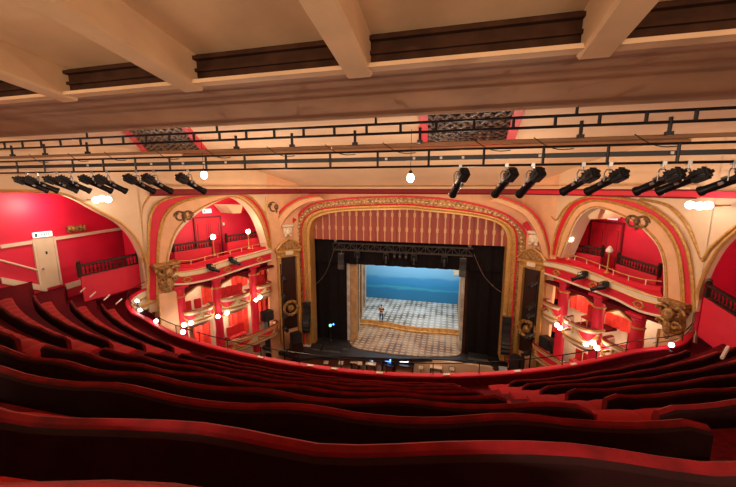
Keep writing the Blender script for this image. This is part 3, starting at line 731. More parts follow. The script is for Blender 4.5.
# bulbs hanging from the bars and clusters of house lights
def bulb(px, py, Y, r, ztop, label, m='globe', grp=None):
    p = atY(px, py, Y); t = thing('pendant_bulb', label, 'light bulb', (p.x, p.y, p.z), 0, grp)
    MB().sphere(p, r, 12, (1, 1, 1.25)).build('glass', m, t)
    MB().lathe([(.5*r, 0), (.5*r, .8*r), (.2*r, 1.1*r)], p+V((0, 0, r)), n=8).build('socket', 'black', t)
    MB().tube([p+V((0, 0, 1.9*r)), V((p.x, p.y, ztop))], .01, 5).build('cord', 'black', t)
    return p
b1 = bulb(204, 175, 12, .13, 2.02, 'bright bulb hanging left of centre under the left ceiling grille')
b2 = bulb(410.5, 178, 12, .13, 2.02, 'bright bulb hanging near the middle above the stage arch')
def cluster(pts, w, o, label):
    c = w.at(pts[1][0], pts[1][1], o); t = thing('house_light', label, 'lamp', w.at(pts[1][0], pts[1][1], 0))
    for x, y in pts:
        p = w.at(x, y, o); MB().sphere(p, .15, 12).build('bulb', 'globe_cool', t)
        MB().tube([p, p-w.n*(o-.02)], .03, 6).build('arm', 'gold', t)
    return c
c1 = cluster([(96, 200), (102, 198.5), (108, 199.5)], GL, .9, 'cluster of bright white bulbs on the cream wall at the upper left')
c2 = cluster([(690, 205), (700, 206), (708, 205.5)], GR, .9, 'cluster of three bright white bulbs on the cream wall at the upper right')
# ------------------------------------------------------------ boxes on both sides
def RM(w): return M4((w.d, w.n, V((0, 0, 1)))).transposed()
def back_walls(w, side, zt, recess, X):
    L = w.L; m = MB()
    # red wall at the back of the open upper tier, its ceiling and cheeks
    m.prism([w.P(-.3, -recess, 0), w.P(L+1.2, -recess, 0), w.P(L+1.2, -recess, zt), w.P(-.3, -recess, zt)], w.n*-.15)
    for u in (-.3, L+1.05): m.prism([w.P(u, -recess, 0), w.P(u, 0, 0), w.P(u, 0, zt), w.P(u, -recess, zt)], w.d*.12)
    struct(m, 'wall_box_'+side, 'red_wall', False)
    m = MB(); m.prism([w.P(-.3, -recess, 0), w.P(L+1.2, -recess, 0), w.P(L+1.2, .0, -.0), w.P(-.3, .0, 0)], (0, 0, .1)); struct(m, 'ceiling_box_'+side, 'cream', False)
    m = MB(); m.prism([w.P(-.05, -recess, zt), w.P(L, -recess, zt), w.P(L, .3, zt), w.P(-.05, .3, zt)], (0, 0, -.15)); struct(m, 'floor_box_'+side, 'carpet', False)
    # lower level back wall in cream
    m = MB(); m.prism([w.P(-.3, -1.7, zt-.15), w.P(L+.2, -1.7, zt-.15), w.P(L+.2, -1.7, -14), w.P(-.3, -1.7, -14)], w.n*-.15)
    struct(m, 'wall_lower_'+side, 'white_trim', False)
back_walls(WL, 'left', -5.75, 2.6, 0); back_walls(WR, 'right', -5.75, 2.6, 0)
def dbl_door(w, px0, px1, ytop, o, label):
    a = w.at(px0, ytop, o); b = w.at(px1, ytop, o); s0 = (a-w.A).dot(w.d); s1 = (b-w.A).dot(w.d); z1 = min(a.z, b.z); z0 = -5.7
    c = (s0+s1)/2; wd = abs(s1-s0); R_ = RM(w)
    t = thing('box_door', label, 'door', w.P(c, o, z0))
    for k, u in ((0, c-wd/4), (1, c+wd/4)):
        lf = MB().rbox(w.P(u, o+.06, (z0+z1)/2), (wd/2-.02, .06, z1-z0), R_, .012).build('door_leaf', 'red_paint', t)
        MB().box(w.P(c+(-.08 if k == 0 else .08), o+.11, z0+1.1), (.03, .04, .3), R_).build('handle', 'steel', lf, False)
        m = MB()
        for zz in (.28, .72): m.tube([w.P(u+sx*wd*.17, o+.095, lerp(z0, z1, zz)+sz*(z1-z0)*.17) for sx, sz in ((-1, -1), (1, -1), (1, 1), (-1, 1))], .018, 5, closed=True)
        m.build('panel_moulding', 'dark_red', lf)
    m = MB(); m.box(w.P(c-wd/2-.05, o+.06, (z0+z1)/2), (.1, .12, z1-z0), R_); m.box(w.P(c+wd/2+.05, o+.06, (z0+z1)/2), (.1, .12, z1-z0), R_); m.box(w.P(c, o+.06, z1+.06), (wd+.2, .12, .12), R_)
    m.build('door_frame', 'dark_red', t, False)
dbl_door(WL, 194, 219, 217, -2.6, 'red double door at the back of the upper left box tier')
dbl_door(WR, 593, 624, 221.5, -2.6, 'red double door at the back of the upper right box tier')
sign(WL.at(207, 211, -2.5), WL.d if WL.d.x > 0 else -WL.d, WL.n, 'lit exit sign over the red double door of the left boxes', .62, .3)
sign(WR.at(612.5, 217.5, -2.5), WR.d if WR.d.x > 0 else -WR.d, WR.n, 'exit sign over the red double door of the right boxes', .62, .26)
for w, pts, side in ((WL, [(223.5, 224)], 'left'), (WR, [(583, 231)], 'right')):
    for p in pts: tag(MB().rbox(w.at(p[0], p[1], -2.5), (.16, .1, .2), RM(w), .02).build('wall_fitting', 'label_white'), 'small pale fitting on the red wall of the upper %s boxes' % side, 'fitting')
# hanging cream pelmet bracket inside each arch
for w, px, side in ((WL, [(226, 205), (243, 205), (241, 213), (233, 213.5)], 'left'), (WR, [(586, 208), (601, 208), (597, 219), (589, 219)], 'right')):
    q = [w.at(x, y, -.4) for x, y in px]
    tag(MB().prism(q, w.n*-1.6).build('arch_bracket', 'cream', smooth=False), 'cream plaster bracket under the crown of the %s great arch' % side, 'bracket')
def front(w, top, bot, ledge, side, oo=.45):
    N = 50
    tp = resample(tr(w, top, oo), N); bt = resample(tr(w, bot, oo), N); sd = [w.n]*N
    t = thing('box_tier_front', 'red and cream bowed parapet of the upper %s boxes' % side, 'parapet', tp[N//2])
    band = [p.lerp(q, .36) for p, q in zip(tp, bt)]
    MB().strip([p+w.n*.06 for p in tp], [p+w.n*.06 for p in band], w.n*-.3).build('cream_band', 'white_trim', t)
    MB().strip(band, bt, w.n*-.2).build('red_panel', 'red_paint', t)
    MB().tube([p+w.n*.02 for p in bt], .06, 6).build('lower_moulding', 'white_trim', t)
    MB().tube([p+w.n*.08 for p in tp], .04, 6).build('gilt_moulding', 'gold_plain', t)
    MB().tube([p+w.n*.06 for p in band], .035, 6).build('gilt_moulding', 'gold_plain', t)
    lg = resample(tr(w, ledge, -.15), N)
    MB().strip(lg, [p+w.n*-.25 for p in lg], (0, 0, -.3)).strip([q-V((0, 0, .18)) for q in lg], [p+V((0, 0, -.02)) for p in tp], (0, 0, -.1)).build('velvet_ledge', 'red_paint', t)
    for k in (7, 25, 42):
        c = band[k].lerp(bt[k], .5)+w.n*.03
        m = MB().tube([c+w.d*(.2*math.cos(a))+V((0, 0, .15*math.sin(a))) for a in [j*PI/6 for j in range(12)]], .04, 6, closed=True); m.sphere(c, .05, 6)
        for sx in (-1, 1): m.sphere(c+w.d*(.26*sx), .04, 6, (1.4, 1.4, .8))
        m.build('gilt_wreath', 'gold', t)
    # brass rail on short posts
    tr_ = thing('brass_rail', 'thin brass rail along the upper %s box front' % side, 'railing', lg[N//2])
    rl = [p+V((0, 0, .26)) for p in lg]
    MB().tube(rl, .025, 6).build('rail', 'gold_plain', tr_)
    for k in range(2, N, 6): MB().tube([lg[k], rl[k]], .022, 6).build('post', 'white_trim', tr_)
    return lg, tp
TL = front(WL, [(169, 271.5), (180, 272), (202, 268.5), (225, 261), (250, 254.3), (271, 248.5)], [(169, 284), (185, 284), (211, 279), (235, 271), (250, 266), (271, 260)], [(171, 265), (190, 264.5), (205, 261), (230, 254.5), (250, 249.5), (271, 245.5)], 'left')
TR = front(WR, [(544, 261), (560, 263.5), (580, 269), (600, 276.5), (615, 283), (635, 290.5), (650, 295), (663, 298)], [(545, 273.5), (560, 278.5), (580, 286), (600, 293), (617, 299.5), (640, 311), (662, 316.5)], [(550, 254.5), (565, 257.5), (585, 263.5), (600, 269.5), (620, 278), (640, 284), (661, 287)], 'right')
# balustrades standing on red panels inside the upper tiers
def inner_bal(w, a, b, o, label, nb):
    balustrade(w.at(*a, o), w.at(*b, o), .42, 'box_balustrade', label, nb, .75)
inner_bal(WL, (173, 245.5), (210, 240.5), -1.1, 'dark turned balustrade in the upper left boxes, left of the two', 14)
inner_bal(WL, (226, 236.5), (259, 231.5), -1.1, 'dark turned balustrade in the upper left boxes, nearer the stage', 12)
inner_bal(WR, (563, 243), (603, 249), -1.1, 'dark turned balustrade in the upper right boxes, nearer the stage', 14)
inner_bal(WR, (619, 256), (660, 268), -1.1, 'dark turned balustrade in the upper right boxes, away from the stage', 14)
# globe lamps on slender posts
def post_lamp(w, px, py, yb, o, lit, label):
    p = w.at(px, py, o); q = w.at(px, yb, o); q = V((p.x, p.y, q.z))
    t = thing('globe_lamp', label, 'lamp', q)
    ps = MB().lathe([(.12, 0), (.13, .05), (.05, .12), (.035, .3), (.05, .34), (.03, .4)], q, n=10).tube([q+V((0, 0, .35)), p-V((0, 0, .1))], .03, 6).build('post', 'gold_plain', t)
    if lit: MB().sphere(p, .16, 12).build('globe', 'globe', t)
    else: MB().lathe([(.06, -.15), (.15, -.1), (.17, .0), (.1, .12), (.03, .22)], p, n=12).build('globe', 'globe_off', t)
    MB().lathe([(.03, -.02), (.08, 0), (.09, .04)], p-V((0, 0, .2)), n=8).build('gallery_cup', 'gold', ps)
    return p
gl1 = post_lamp(WL, 213, 237, 256, -.1, 1, 'lit globe lamp on a brass post, left one on the left tier')
gl2 = post_lamp(WL, 248, 231.5, 249, -.1, 1, 'lit globe lamp on a brass post, right one on the left tier')
gl3 = post_lamp(WR, 570.5, 239, 260.5, -.1, 1, 'lit globe lamp on a brass post on the right tier')
gl4 = post_lamp(WR, 609.5, 250, 274, -.1, 0, 'unlit shaded lamp on a brass post on the right tier')
# columns between the bays
def column(w, px, ytop, ybot, label, r=.26, o=.15):
    s, zt = w.sz(px, ytop, o); _, zb = w.sz(px, ybot, o); zb = min(zb, -12.)
    t = thing('box_column', label, 'column', w.P(s, o, zb))
    h = zt-zb
    MB().lathe([(r, 0), (r, h-.35)], w.P(s, o, zb), n=16).build('shaft', 'red_paint', t)
    MB().lathe([(r, h-.75), (r*1.15, h-.72), (r*1.15, h-.68), (r, h-.65)], w.P(s, o, zb), n=16).build('ring', 'gold', t)
    m = MB().lathe([(r, h-.36), (r*1.15, h-.3), (r*1.1, h-.25), (r*1.35, h-.14)], w.P(s, o, zb), n=16); m.rbox(w.P(s, o, zt-.07), (r*3, r*3, .14), RM(w), .02)
    m.build('capital', 'red_paint', t)
for px, a, b, l in ((178.5, 285, 345, 'red column of the left boxes beside the tan pier'), (215.5, 277, 345, 'red column between the first two left boxes'), (252, 265, 335, 'red column nearest the stage in the left boxes')): column(WL, px, a, b, l, .27)
for px, a, b, l in ((565.5, 280, 345, 'red column nearest the stage in the right boxes'), (601, 294, 350, 'red column between the larger right boxes'), (640, 313, 350, 'red column of the right boxes beside the tan pier')): column(WR, px, a, b, l, .27)
# valance arches, curtains and chairs
def bay_arch(w, x0, x1, yt, yb, label):
    """cream scalloped arch with gilt edge at the head of a bay"""
    s0, z = w.sz(x0, yt, -.3); s1, _ = w.sz(x1, yt, -.3); c = (s0+s1)/2; hw = abs(s1-s0)/2; dr = .35 if w is WL else .05
    a = []; b = []
    for i in range(21):
        f = -1+i/10; zz = z-dr-.5*abs(f)**3*1.2+.08*math.cos(f*PI*2)
        a.append(w.P(c+hw*f, -.3, z+.25)); b.append(w.P(c+hw*f, -.3, zz))
    t = thing('bay_arch', label, 'arch', w.P(c, -.3, z))
    MB().strip(a, b, w.n*-.15).build('fascia', 'dark_red', t)
    MB().tube([p+w.n*.02 for p in b], .05, 6).build('gilt_edge', 'gold', t)
bay_arch(WL, 182, 213, 285, 300, 'shaped dark red arch head with gilt edge, first left bay'); bay_arch(WL, 219, 249, 275, 290, 'shaped dark red arch head with gilt edge, second left bay'); bay_arch(WL, 255, 270, 266, 276, 'shaped dark red arch head with gilt edge, left bay by the stage')
bay_arch(WR, 545, 562, 278, 290, 'shaped dark red arch head with gilt edge, right bay by the stage'); bay_arch(WR, 569, 598, 290, 300, 'shaped dark red arch head with gilt edge, second right bay'); bay_arch(WR, 604, 638, 305, 320, 'shaped dark red arch head with gilt edge, third right bay')
def curtain(w, x0, x1, y0, y1, label, o=-1.5):
    s0, za = w.sz(x0, y0, o); s1, zb = w.sz(x1, y1, o); n = 40; a = []; b = []
    for i in range(n+1):
        u = lerp(s0, s1, i/n); oo = o+.07*math.sin(i/n*abs(s1-s0)*14)
        a.append(w.P(u, oo, za)); b.append(w.P(u, oo*1.0, zb))
    t = thing('box_curtain', label, 'curtain', w.P((s0+s1)/2, o, zb))
    MB().strip(a, b, w.n*-.03).build('cloth', 'curtain', t)
    MB().tube([w.P(s0, o+.02, za+.03), w.P(s1, o+.02, za+.03)], .03, 6).build('curtain_rod', 'gold_plain', t)
curtain(WL, 201, 213, 286, 302, 'bright red curtain in the first left box'); curtain(WL, 231, 248, 273, 284, 'bright red curtain in the second left box'); curtain(WL, 257, 271, 262, 281, 'bright red curtain in the left box by the stage')
curtain(WL, 229, 249, 312, 332, 'red curtain in the lower left box', -1.4)
curtain(WL, 254, 272, 302, 318, 'red curtain below the stage side left box', -1.4)
curtain(WL, 193, 212, 326, 345, 'red curtain behind the lowest left bay', -1.4)
curtain(WR, 545, 561, 279, 301, 'bright red curtain in the right box by the stage'); curtain(WR, 571, 596, 292, 318, 'bright red curtain across the second right box'); curtain(WR, 606, 634, 311, 336, 'bright red curtain across the third right box')
curtain(WR, 570, 597, 338, 356, 'red curtain in the lower right box', -1.4); curtain(WR, 543, 560, 318, 335, 'red curtain below the stage side right box', -1.4)
def cream_door(w, x, y0, y1, label):
    s, za = w.sz(x, y0, -1.6); _, zb = w.sz(x, y1, -1.6)
    t = thing('box_door', label, 'door', w.P(s, -1.6, zb))
    MB().rbox(w.P(s, -1.6, (za+zb)/2), (.75, .08, za-zb), RM(w), .01).build('door_leaf', 'dark_red', t)
    MB().tube([w.P(s+sx*.42, -1.53, z) for sx, z in ((-1, zb), (-1, za+.05), (1, za+.05), (1, zb))], .04, 5).build('gilt_frame', 'gold', t)
cream_door(WL, 235.5, 313, 327, 'dark doorway with gilt frame in the lower left box')
def chair():
    t = thing('box_chair', 'proto', 'chair', (0, 0, 0))
    MB().rbox((0, 0, .45), (.48, .48, .12), b=.035).build('seat', 'chair_red', t, local=True)
    m = MB(); m.rbox((0, -.24, .82), (.46, .09, .66), b=.035); m.build('backrest', 'chair_red', t, local=True)
    for x, y in ((-1, -1), (1, -1), (1, 1), (-1, 1)): MB().tube([(x*.2, y*.2, 0), (x*.18, y*.18, .42)], .022, 6).build('leg', 'gold_plain', t, local=True)
    return t
ch = [chair()]
def put_chair(w, px, py, o, zf, label, grp, rot=0):
    """px,py: middle of the backrest"""
    s, z = w.sz(px, py, o); c = ch.pop() if ch and not hasattr(put_chair, 'p') else None
    if c is None: c = copy_tree(put_chair.p)
    else: put_chair.p = c
    c.location = w.P(s, o, z-.8)
    c.rotation_euler = (0, 0, math.atan2(w.n.y, w.n.x)-PI/2+rot); c['label'] = label; c['group'] = grp
    return z-.8
zlist = {}
CH = [(WL, [(189.5, 307), (199.5, 304.5)], 'first left box', 'a'), (WL, [(224, 294), (230, 292), (235.5, 289.5), (241, 287.5)], 'second left box', 'b'), (WL, [(258.5, 281), (263.5, 279.5)], 'left box by the stage', 'c'),
      (WL, [(231.5, 333), (237.5, 330.5), (243, 327.5)], 'lower left box', 'd'),
      (WR, [(588, 311), (594, 315)], 'second right box', 'e'), (WR, [(628, 341), (635, 344)], 'third right box', 'f'), (WR, [(575, 359), (583, 360), (592, 361)], 'lower right box', 'g')]
floors = []
for w, pts, lab, k in CH:
    zs = []
    for i, (x, y) in enumerate(pts):
        pos = ['leftmost', 'second', 'third', 'rightmost'] if len(pts) == 4 else ['leftmost', 'middle', 'rightmost'] if len(pts) == 3 else ['left', 'right']
        zs.append(put_chair(w, x, y, -.45, 0, 'small red upholstered chair in the %s, %s one' % (lab, pos[i]), 'red chairs in the boxes'))
    z = sum(zs)/len(zs)
    for c in [o for o in bpy.data.objects if o.name.startswith('box_chair') and lab in o.get('label', '')]: c.location.z = z
    floors.append((w, pts, z))
    u = [w.sz(p[0], p[1], -.45)[0] for p in pts]
    lo, hi = min(u)-.45, max(u)+.45
    if w.sz(pts[0][0], pts[0][1])[0] > 100: pass
    m = MB(); m.prism([w.P(lo, -1.65, z), w.P(hi, -1.65, z), w.P(hi, -.15, z), w.P(lo, -.15, z)], (0, 0, -.12)); struct(m, 'floor_bay_'+k, 'carpet', False)
# bow fronted box balconies
def bow(w, x0, yt0, x1, yt1, yb0, depth, label, lower=False, swag=True, h=None):
    s0, z0 = w.sz(x0, yt0, .35); s1, z1 = w.sz(x1, yt1, .35); zt = (z0+z1)/2
    zb = w.sz(x0, yb0, .35)[1]; h = h or abs(z0-zb)
    c = (s0+s1)/2; hw = abs(s1-s0)/2+.05; N = 36; pa = []; sd = []
    for i in range(N+1):
        a = PI*i/N; e = .62
        u = c+hw*math.copysign(abs(math.cos(a))**e, math.cos(a)); o = -.05+depth*abs(math.sin(a))**e
        pa.append(w.P(u, o, zt))
    for i in range(N+1):
        d = pa[min(i+1, N)]-pa[max(i-1, 0)]; n = V((d.y, -d.x, 0)).normalized(); mid = w.P(c, -.5, zt)
        if n.dot(V((pa[i].x-mid.x, pa[i].y-mid.y, 0))) < 0: n = -n
        sd.append(n)
    t = thing('theatre_box', label, 'box balcony', w.P(c, 0, zt-h))
    MB().sweep(pa, sd, [(-.14, -.03), (-.12, .03), (.02, .03), (.04, 0), (.02, -.04), (-.12, -.04)]).build('velvet_rim', 'dark_red', t)
    MB().sweep(pa, sd, [(-.08, -.05), (.03, -.06), (.07, -.14), (.02, -.2), (-.01, -.3), (-.02, -h*.8), (-.12, -h), (-.2, -h), (-.2, -.05)]).build('front_panel', 'white_trim', t)
    MB().sweep(pa, sd, [(.0, -.12), (.09, -.10), (.10, -.03), (.03, .0)]).build('gilt_moulding', 'gold', t)
    MB().sweep(pa, sd, [(-.02, -h*.86), (.06, -h*.86), (.08, -h*.78), (-.02, -h*.76)]).build('gilt_moulding', 'gold', t)
    # red inset panels and gilt swags round the bow
    npan = max(2, int(hw*2.2))
    for k in range(npan):
        i0 = 3+int((N-6)*k/npan); i1 = 3+int((N-6)*(k+1)/npan)-1
        if i1-i0 < 2: continue
        P = pa[i0:i1+1]; S = sd[i0:i1+1]; q = len(P)
        MB().sweep(P, S, lambda i, q=q: [(.0, -.26), (.015, -.26), (.0, -.26-(h*.42)*(math.sin(PI*(i+.5)/q)**.5)), (-.02, -.26-(h*.42)*(math.sin(PI*(i+.5)/q)**.5))]).build('red_inset', 'red_paint', t)
        m = MB().tube([p+s*.06+V((0, 0, -.26-(h*.40)*math.sin(PI*i/(q-1)))) for i, (p, s) in enumerate(zip(P, S))], .045, 6)
        m.sphere(pa[i0]+sd[i0]*.06+V((0, 0, -.3)), .09, 7); m.sphere(pa[i0]+sd[i0]*.04+V((0, 0, -.48)), .06, 7, (1, 1, 1.8))
        m.build('gilt_swag', 'gold', t)
    # floor and tapered underside
    m = MB(); lo = [p+V((0, 0, -h)) for p in pa]; m.prism(lo, (0, 0, .08))
    cen = w.P(c, -.1, zt-h); low = [cen.lerp(p, .55)+V((0, 0, -.35)) for p in lo]
    m.strip(lo, low, (0, 0, -.05)); m.build('underside', 'cream', t)
    return pa, sd, zt, h
B = {}
B['L1'] = bow(WL, 184, 312, 212, 302.5, 325, .85, 'bow fronted gilt box, first from the left pier')
B['L2'] = bow(WL, 221, 300.5, 248, 288.5, 313.5, .85, 'bow fronted gilt box, middle one of the left side')
B['L3'] = bow(WL, 256, 287, 271, 281, 298, .6, 'narrow bow fronted gilt box by the left niche')
B['L4'] = bow(WL, 226, 343, 277, 319, 354, 1.0, 'long lower balcony front on the left side with red panels')
B['R1'] = bow(WR, 543.5, 300, 561, 306, 316, .6, 'narrow bow fronted gilt box by the right niche')
B['R2'] = bow(WR, 567, 315.5, 597, 330, 334, .9, 'bow fronted gilt box, middle one of the right side')
B['R3'] = bow(WR, 606, 340, 640, 348, 358, .9, 'bow fronted box beside the right pier, rim just above the parapet')
B['R4'] = bow(WR, 534, 339, 575, 366, 352, .9, 'long lower balcony front on the right side with red panels')
# sconces with blazing bulbs on the box fronts
SC = []
def sconce(w, pts, o, label, r=.13):
    c = w.at(pts[0][0], pts[0][1], o); t = thing('box_sconce', label, 'lamp', c-w.n*.5)
    root = c-w.n*.5-V((0, 0, .1))
    for x, y in pts:
        p = w.at(x, y, o); MB().sphere(p, r, 12).build('bulb', 'globe_cool', t)
        MB().tube([root, root.lerp(p, .5)-V((0, 0, .12)), p-V((0, 0, r))], .03, 6).build('arm', 'gold', t)
    SC.append(c)
sconce(WL, [(184, 325), (191, 323), (183, 332)], 1.1, 'sconce of bright bulbs under the first left box')
sconce(WL, [(218, 316.5), (227, 313)], 1.1, 'sconce of bright bulbs between the left boxes')
sconce(WL, [(256, 300), (260, 297)], 1.0, 'sconce of bright bulbs at the stage side left box')
sconce(WR, [(557, 325), (560, 328)], 1.0, 'sconce of bright bulbs at the stage side right box')
sconce(WR, [(586, 344), (593, 343), (597, 348)], 1.15, 'sconce of bright bulbs under the middle right box')
def plamp(px, py, z, label):
    p = atZ(px, py, z); t = thing('parapet_lamp', label, 'lamp', p-V((0, 0, .25)))
    MB().sphere(p, .09, 10).build('bulb', 'globe_cool', t); MB().lathe([(.07, 0), (.08, .03), (.03, .06), (.03, .18)], p-V((0, 0, .25)), n=8).build('holder', 'black_metal', t)
    SC.append(p)
plamp(137, 301, -5.6, 'bright bulb on the gallery front by the left pier, upper one')
plamp(140, 310, -5.9, 'bright bulb on the gallery front by the left pier, lower one')
plamp(156, 321, -5.9, 'bright bulb on the gallery front beneath the left pier')
plamp(671.5, 345, -5.75, 'bright bulb at the right end of the gallery front')
# stage lanterns clamped to the box fronts
def front_lantern(w, px, py, label, o=.8):
    p = w.at(px, py, o); t = thing('clamped_lantern', label, 'stage light', p)
    d = (V((-3.4, 26, -12))-p).normalized(); a = d
    MB().lathe([(.12, -.25), (.14, -.2), (.14, .1), (.1, .14), (.1, .4), (.13, .42)], p, a, 12).build('barrel', 'black_metal', t)
    MB().tube([p+V((0, 0, .28)), p+w.n*-.3+V((0, 0, .3))], .03, 6).tube([p+w.d*.17, p+w.d*.15+V((0, 0, .24)), p-w.d*.15+V((0, 0, .24)), p-w.d*.17], .02, 6).build('bracket', 'black_metal', t)
    q = p+w.d*.05-V((0, 0, .1)); R_ = RM(w)
    MB().rbox(p-a*.25+V((0, 0, .1)), (.25, .2, .3), R_, .03).build('lamp_house', 'black', t)
front_lantern(WL, 213, 269, 'black lantern clamped to the left tier front, left one'); front_lantern(WL, 234.5, 262, 'black lantern clamped to the left tier front, right one')
front_lantern(WR, 580, 277, 'black lantern clamped to the right tier front, left one'); front_lantern(WR, 600, 287.5, 'black lantern clamped to the right tier front, right one')
# loudspeakers standing in the stage side boxes
def wedge(w, px, py, label):
    p = w.at(px, py, .2); R_ = RM(w); t = thing('loudspeaker', label, 'loudspeaker', p-V((0, 0, .4)))
    MB().rbox(p, (.85, .6, .75), R_, .04).build('cabinet', 'black', t)
    MB().rbox(p+w.n*.31, (.75, .03, .65), R_, .01).build('grille', 'stage_black', t)
    MB().box(p+w.d*.43, (.02, .2, .06), R_).build('handle', 'black_metal', t, False)
wedge(WL, 267, 315.5, 'black loudspeaker standing in the lower left box by the niche'); wedge(WR, 547.5, 343, 'black loudspeaker standing in the lower right box by the niche')
# ------------------------------------------------------------ stage
ZS = -12.9
# stage floor and apron
sx0, sx1 = -11.2, 4.6
poly = [V((-13, 22.2, ZS)), V((-10.8, 21.6, ZS))]
for p in [(318, 357), (345, 356.5), (372, 357.5), (400, 358.5), (425, 358.5), (460, 360), (490, 364)]:
    q = atZ(*p, ZS); poly.append(V((q.x, q.y, ZS)))
poly += [V((4.9, 22.0, ZS)), V((7, 22.6, ZS)), V((7, 40, ZS)), V((-16, 40, ZS)), V((-16, 23, ZS))]
struct(MB().prism(poly, (0, 0, -.25)), 'floor_stage', 'stage_black', False)
struct(MB().box((-3.4, 14.5, -15.2), (40, 22, .2)), 'floor_stalls', 'carpet', False)
struct(MB().box((-3.4, 39, -6), (24, .2, 14)).box((-15, 31.7, -6), (.2, 14.6, 14)).box((8.2, 31.7, -6), (.2, 14.6, 14)), 'wall_stage_back', 'black_cloth', False)
struct(MB().box((-3.4, 31.8, 0.2), (24, 15, .2)), 'ceiling_stage', 'black', False)
struct(MB().box((-3.4, 24.1, -14), (17, .2, 2.0)), 'wall_pit', 'cream', False)
# black masking drapes
def drape(x0, x1, y, z0, z1, label, name='stage_drape', m='black_cloth', amp=.06, fr=6., depth=.05):
    n = max(20, int(abs(x1-x0)*9)); a = []; b = []
    for i in range(n+1):
        x = lerp(x0, x1, i/n); yy = y+amp*math.sin(x*fr)+amp*.4*math.sin(x*fr*2.3)
        a.append(V((x, yy, z1))); b.append(V((x, yy, z0)))
    t = thing(name, label, 'curtain', ((x0+x1)/2, y, z0))
    MB().strip(a, b, (0, depth, 0)).build('cloth', m, t)
    MB().tube([(x0, y, z1+.03), (x1, y, z1+.03)], .04, 6).build('batten', 'black_metal', t)
    return t
YP = 25.6
pl = atY(349, 300, YP).x; pr = atY(465, 300, YP).x
zpt = atY(400, 262.5, YP).z
drape(-11.6, pl+.05, YP-.15, ZS, -3.2, 'tall black drape filling the left third of the stage opening')
drape(pr-.05, 4.9, YP-.15, ZS, -3.2, 'tall black drape on the right of the stage opening')
drape(-11.6, 4.9, YP-.4, zpt-.25, -3.0, 'black border cloth across the top of the stage opening')
# red and gold pleated pelmet
m_val = bpy.data.materials.new('pelmet_cloth'); m_val.use_nodes = True; nt = m_val.node_tree; bs = nt.nodes['Principled BSDF']; bs.inputs['Roughness'].default_value = .8
tc = nt.nodes.new('ShaderNodeTexCoord'); sp = nt.nodes.new('ShaderNodeSeparateXYZ'); nt.links.new(tc.outputs['Object'], sp.inputs['Vector'])
def mth(op, a, b=None, c=None):
    n = nt.nodes.new('ShaderNodeMath'); n.operation = op
    for i, v in enumerate((a, b, c)):
        if v is None: continue
        if isinstance(v, (int, float)): n.inputs[i].default_value = v
        else: nt.links.new(v, n.inputs[i])
    return n.outputs[0]
fx = mth('FRACT', mth('MULTIPLY', sp.outputs['X'], 1/.56)); ln = mth('LESS_THAN', mth('ABSOLUTE', mth('SUBTRACT', fx, .5)), .09)
ms = mth('LESS_THAN', mth('ABSOLUTE', mth('SUBTRACT', fx, .5)), .17)
zz = sp.outputs['Z']; tas = mth('GREATER_THAN', mth('FRACT', mth('MULTIPLY', zz, .9)), .72); tt = mth('MULTIPLY', ms, tas)
mx = nt.nodes.new('ShaderNodeMix'); mx.data_type = 'RGBA'; mx.inputs['A'].default_value = (.36, .085, .065, 1); mx.inputs['B'].default_value = (.72, .42, .22, 1)
nt.links.new(mth('MAXIMUM', ln, tt), mx.inputs['Factor']); nt.links.new(mx.outputs['Result'], bs.inputs['Base Color']); MT['pelmet_cloth'] = m_val
vz = atY(409, 242.5, 24.55).z
drape(-11.1, 4.3, 24.55, vz, -.9, 'dusky red pelmet with gold vertical stripes under the proscenium arch', 'stage_pelmet', 'pelmet_cloth', .05, 11.2)
# set portal: striped side legs, header, floor cloths
def brick(name, c1, c2, mortar, sx, sy, msz=.06, var=.3, tint=None):
    m = bpy.data.materials.new(name); m.use_nodes = True; nt = m.node_tree; b = nt.nodes['Principled BSDF']; b.inputs['Roughness'].default_value = .55
    tc = nt.nodes.new('ShaderNodeTexCoord'); br = nt.nodes.new('ShaderNodeTexBrick'); br.offset = 0; br.squash = 1
    br.inputs['Scale'].default_value = 1; br.inputs['Brick Width'].default_value = sx; br.inputs['Row Height'].default_value = sy; br.inputs['Mortar Size'].default_value = msz
    br.inputs['Color1'].default_value = (*c1, 1); br.inputs['Color2'].default_value = (*c2, 1); br.inputs['Mortar'].default_value = (*mortar, 1)
    nt.links.new(tc.outputs['Object'], br.inputs['Vector'])
    n = nt.nodes.new('ShaderNodeTexNoise'); n.inputs['Scale'].default_value = .6; n.inputs['Detail'].default_value = 6; nt.links.new(tc.outputs['Object'], n.inputs['Vector'])
    mx = nt.nodes.new('ShaderNodeMix'); mx.data_type = 'RGBA'; mx.blend_type = 'MIX'; mx.inputs['B'].default_value = (*(tint or c2), 1)
    r = nt.nodes.new('ShaderNodeValToRGB'); r.color_ramp.elements[0].position = .4; r.color_ramp.elements[1].position = .62
    nt.links.new(n.outputs['Fac'], r.inputs['Fac']); ml = nt.nodes.new('ShaderNodeMath'); ml.operation = 'MULTIPLY'; ml.inputs[1].default_value = var; nt.links.new(r.outputs['Color'], ml.inputs[0])
    nt.links.new(ml.outputs[0], mx.inputs['Factor']); nt.links.new(br.outputs['Color'], mx.inputs['A']); nt.links.new(mx.outputs['Result'], b.inputs['Base Color']); MT[name] = m
brick('front_cloth', (.52, .33, .17), (.42, .25, .12), (.14, .08, .05), .5, .42, .10, .4, (.68, .52, .34))
brick('upper_cloth', (.55, .52, .44), (.45, .43, .36), (.12, .12, .10), .55, .6, .12, .45, (.78, .82, .82))
mk('set_tan', (.55, .33, .15), .6, var=.3, scale=2); mk('set_pale', (.62, .58, .52), .6, var=.35, scale=1.5, col2=(.35, .3, .25))
mk('set_step', (.72, .42, .14), .5, var=.35, scale=4, col2=(.42, .2, .05))
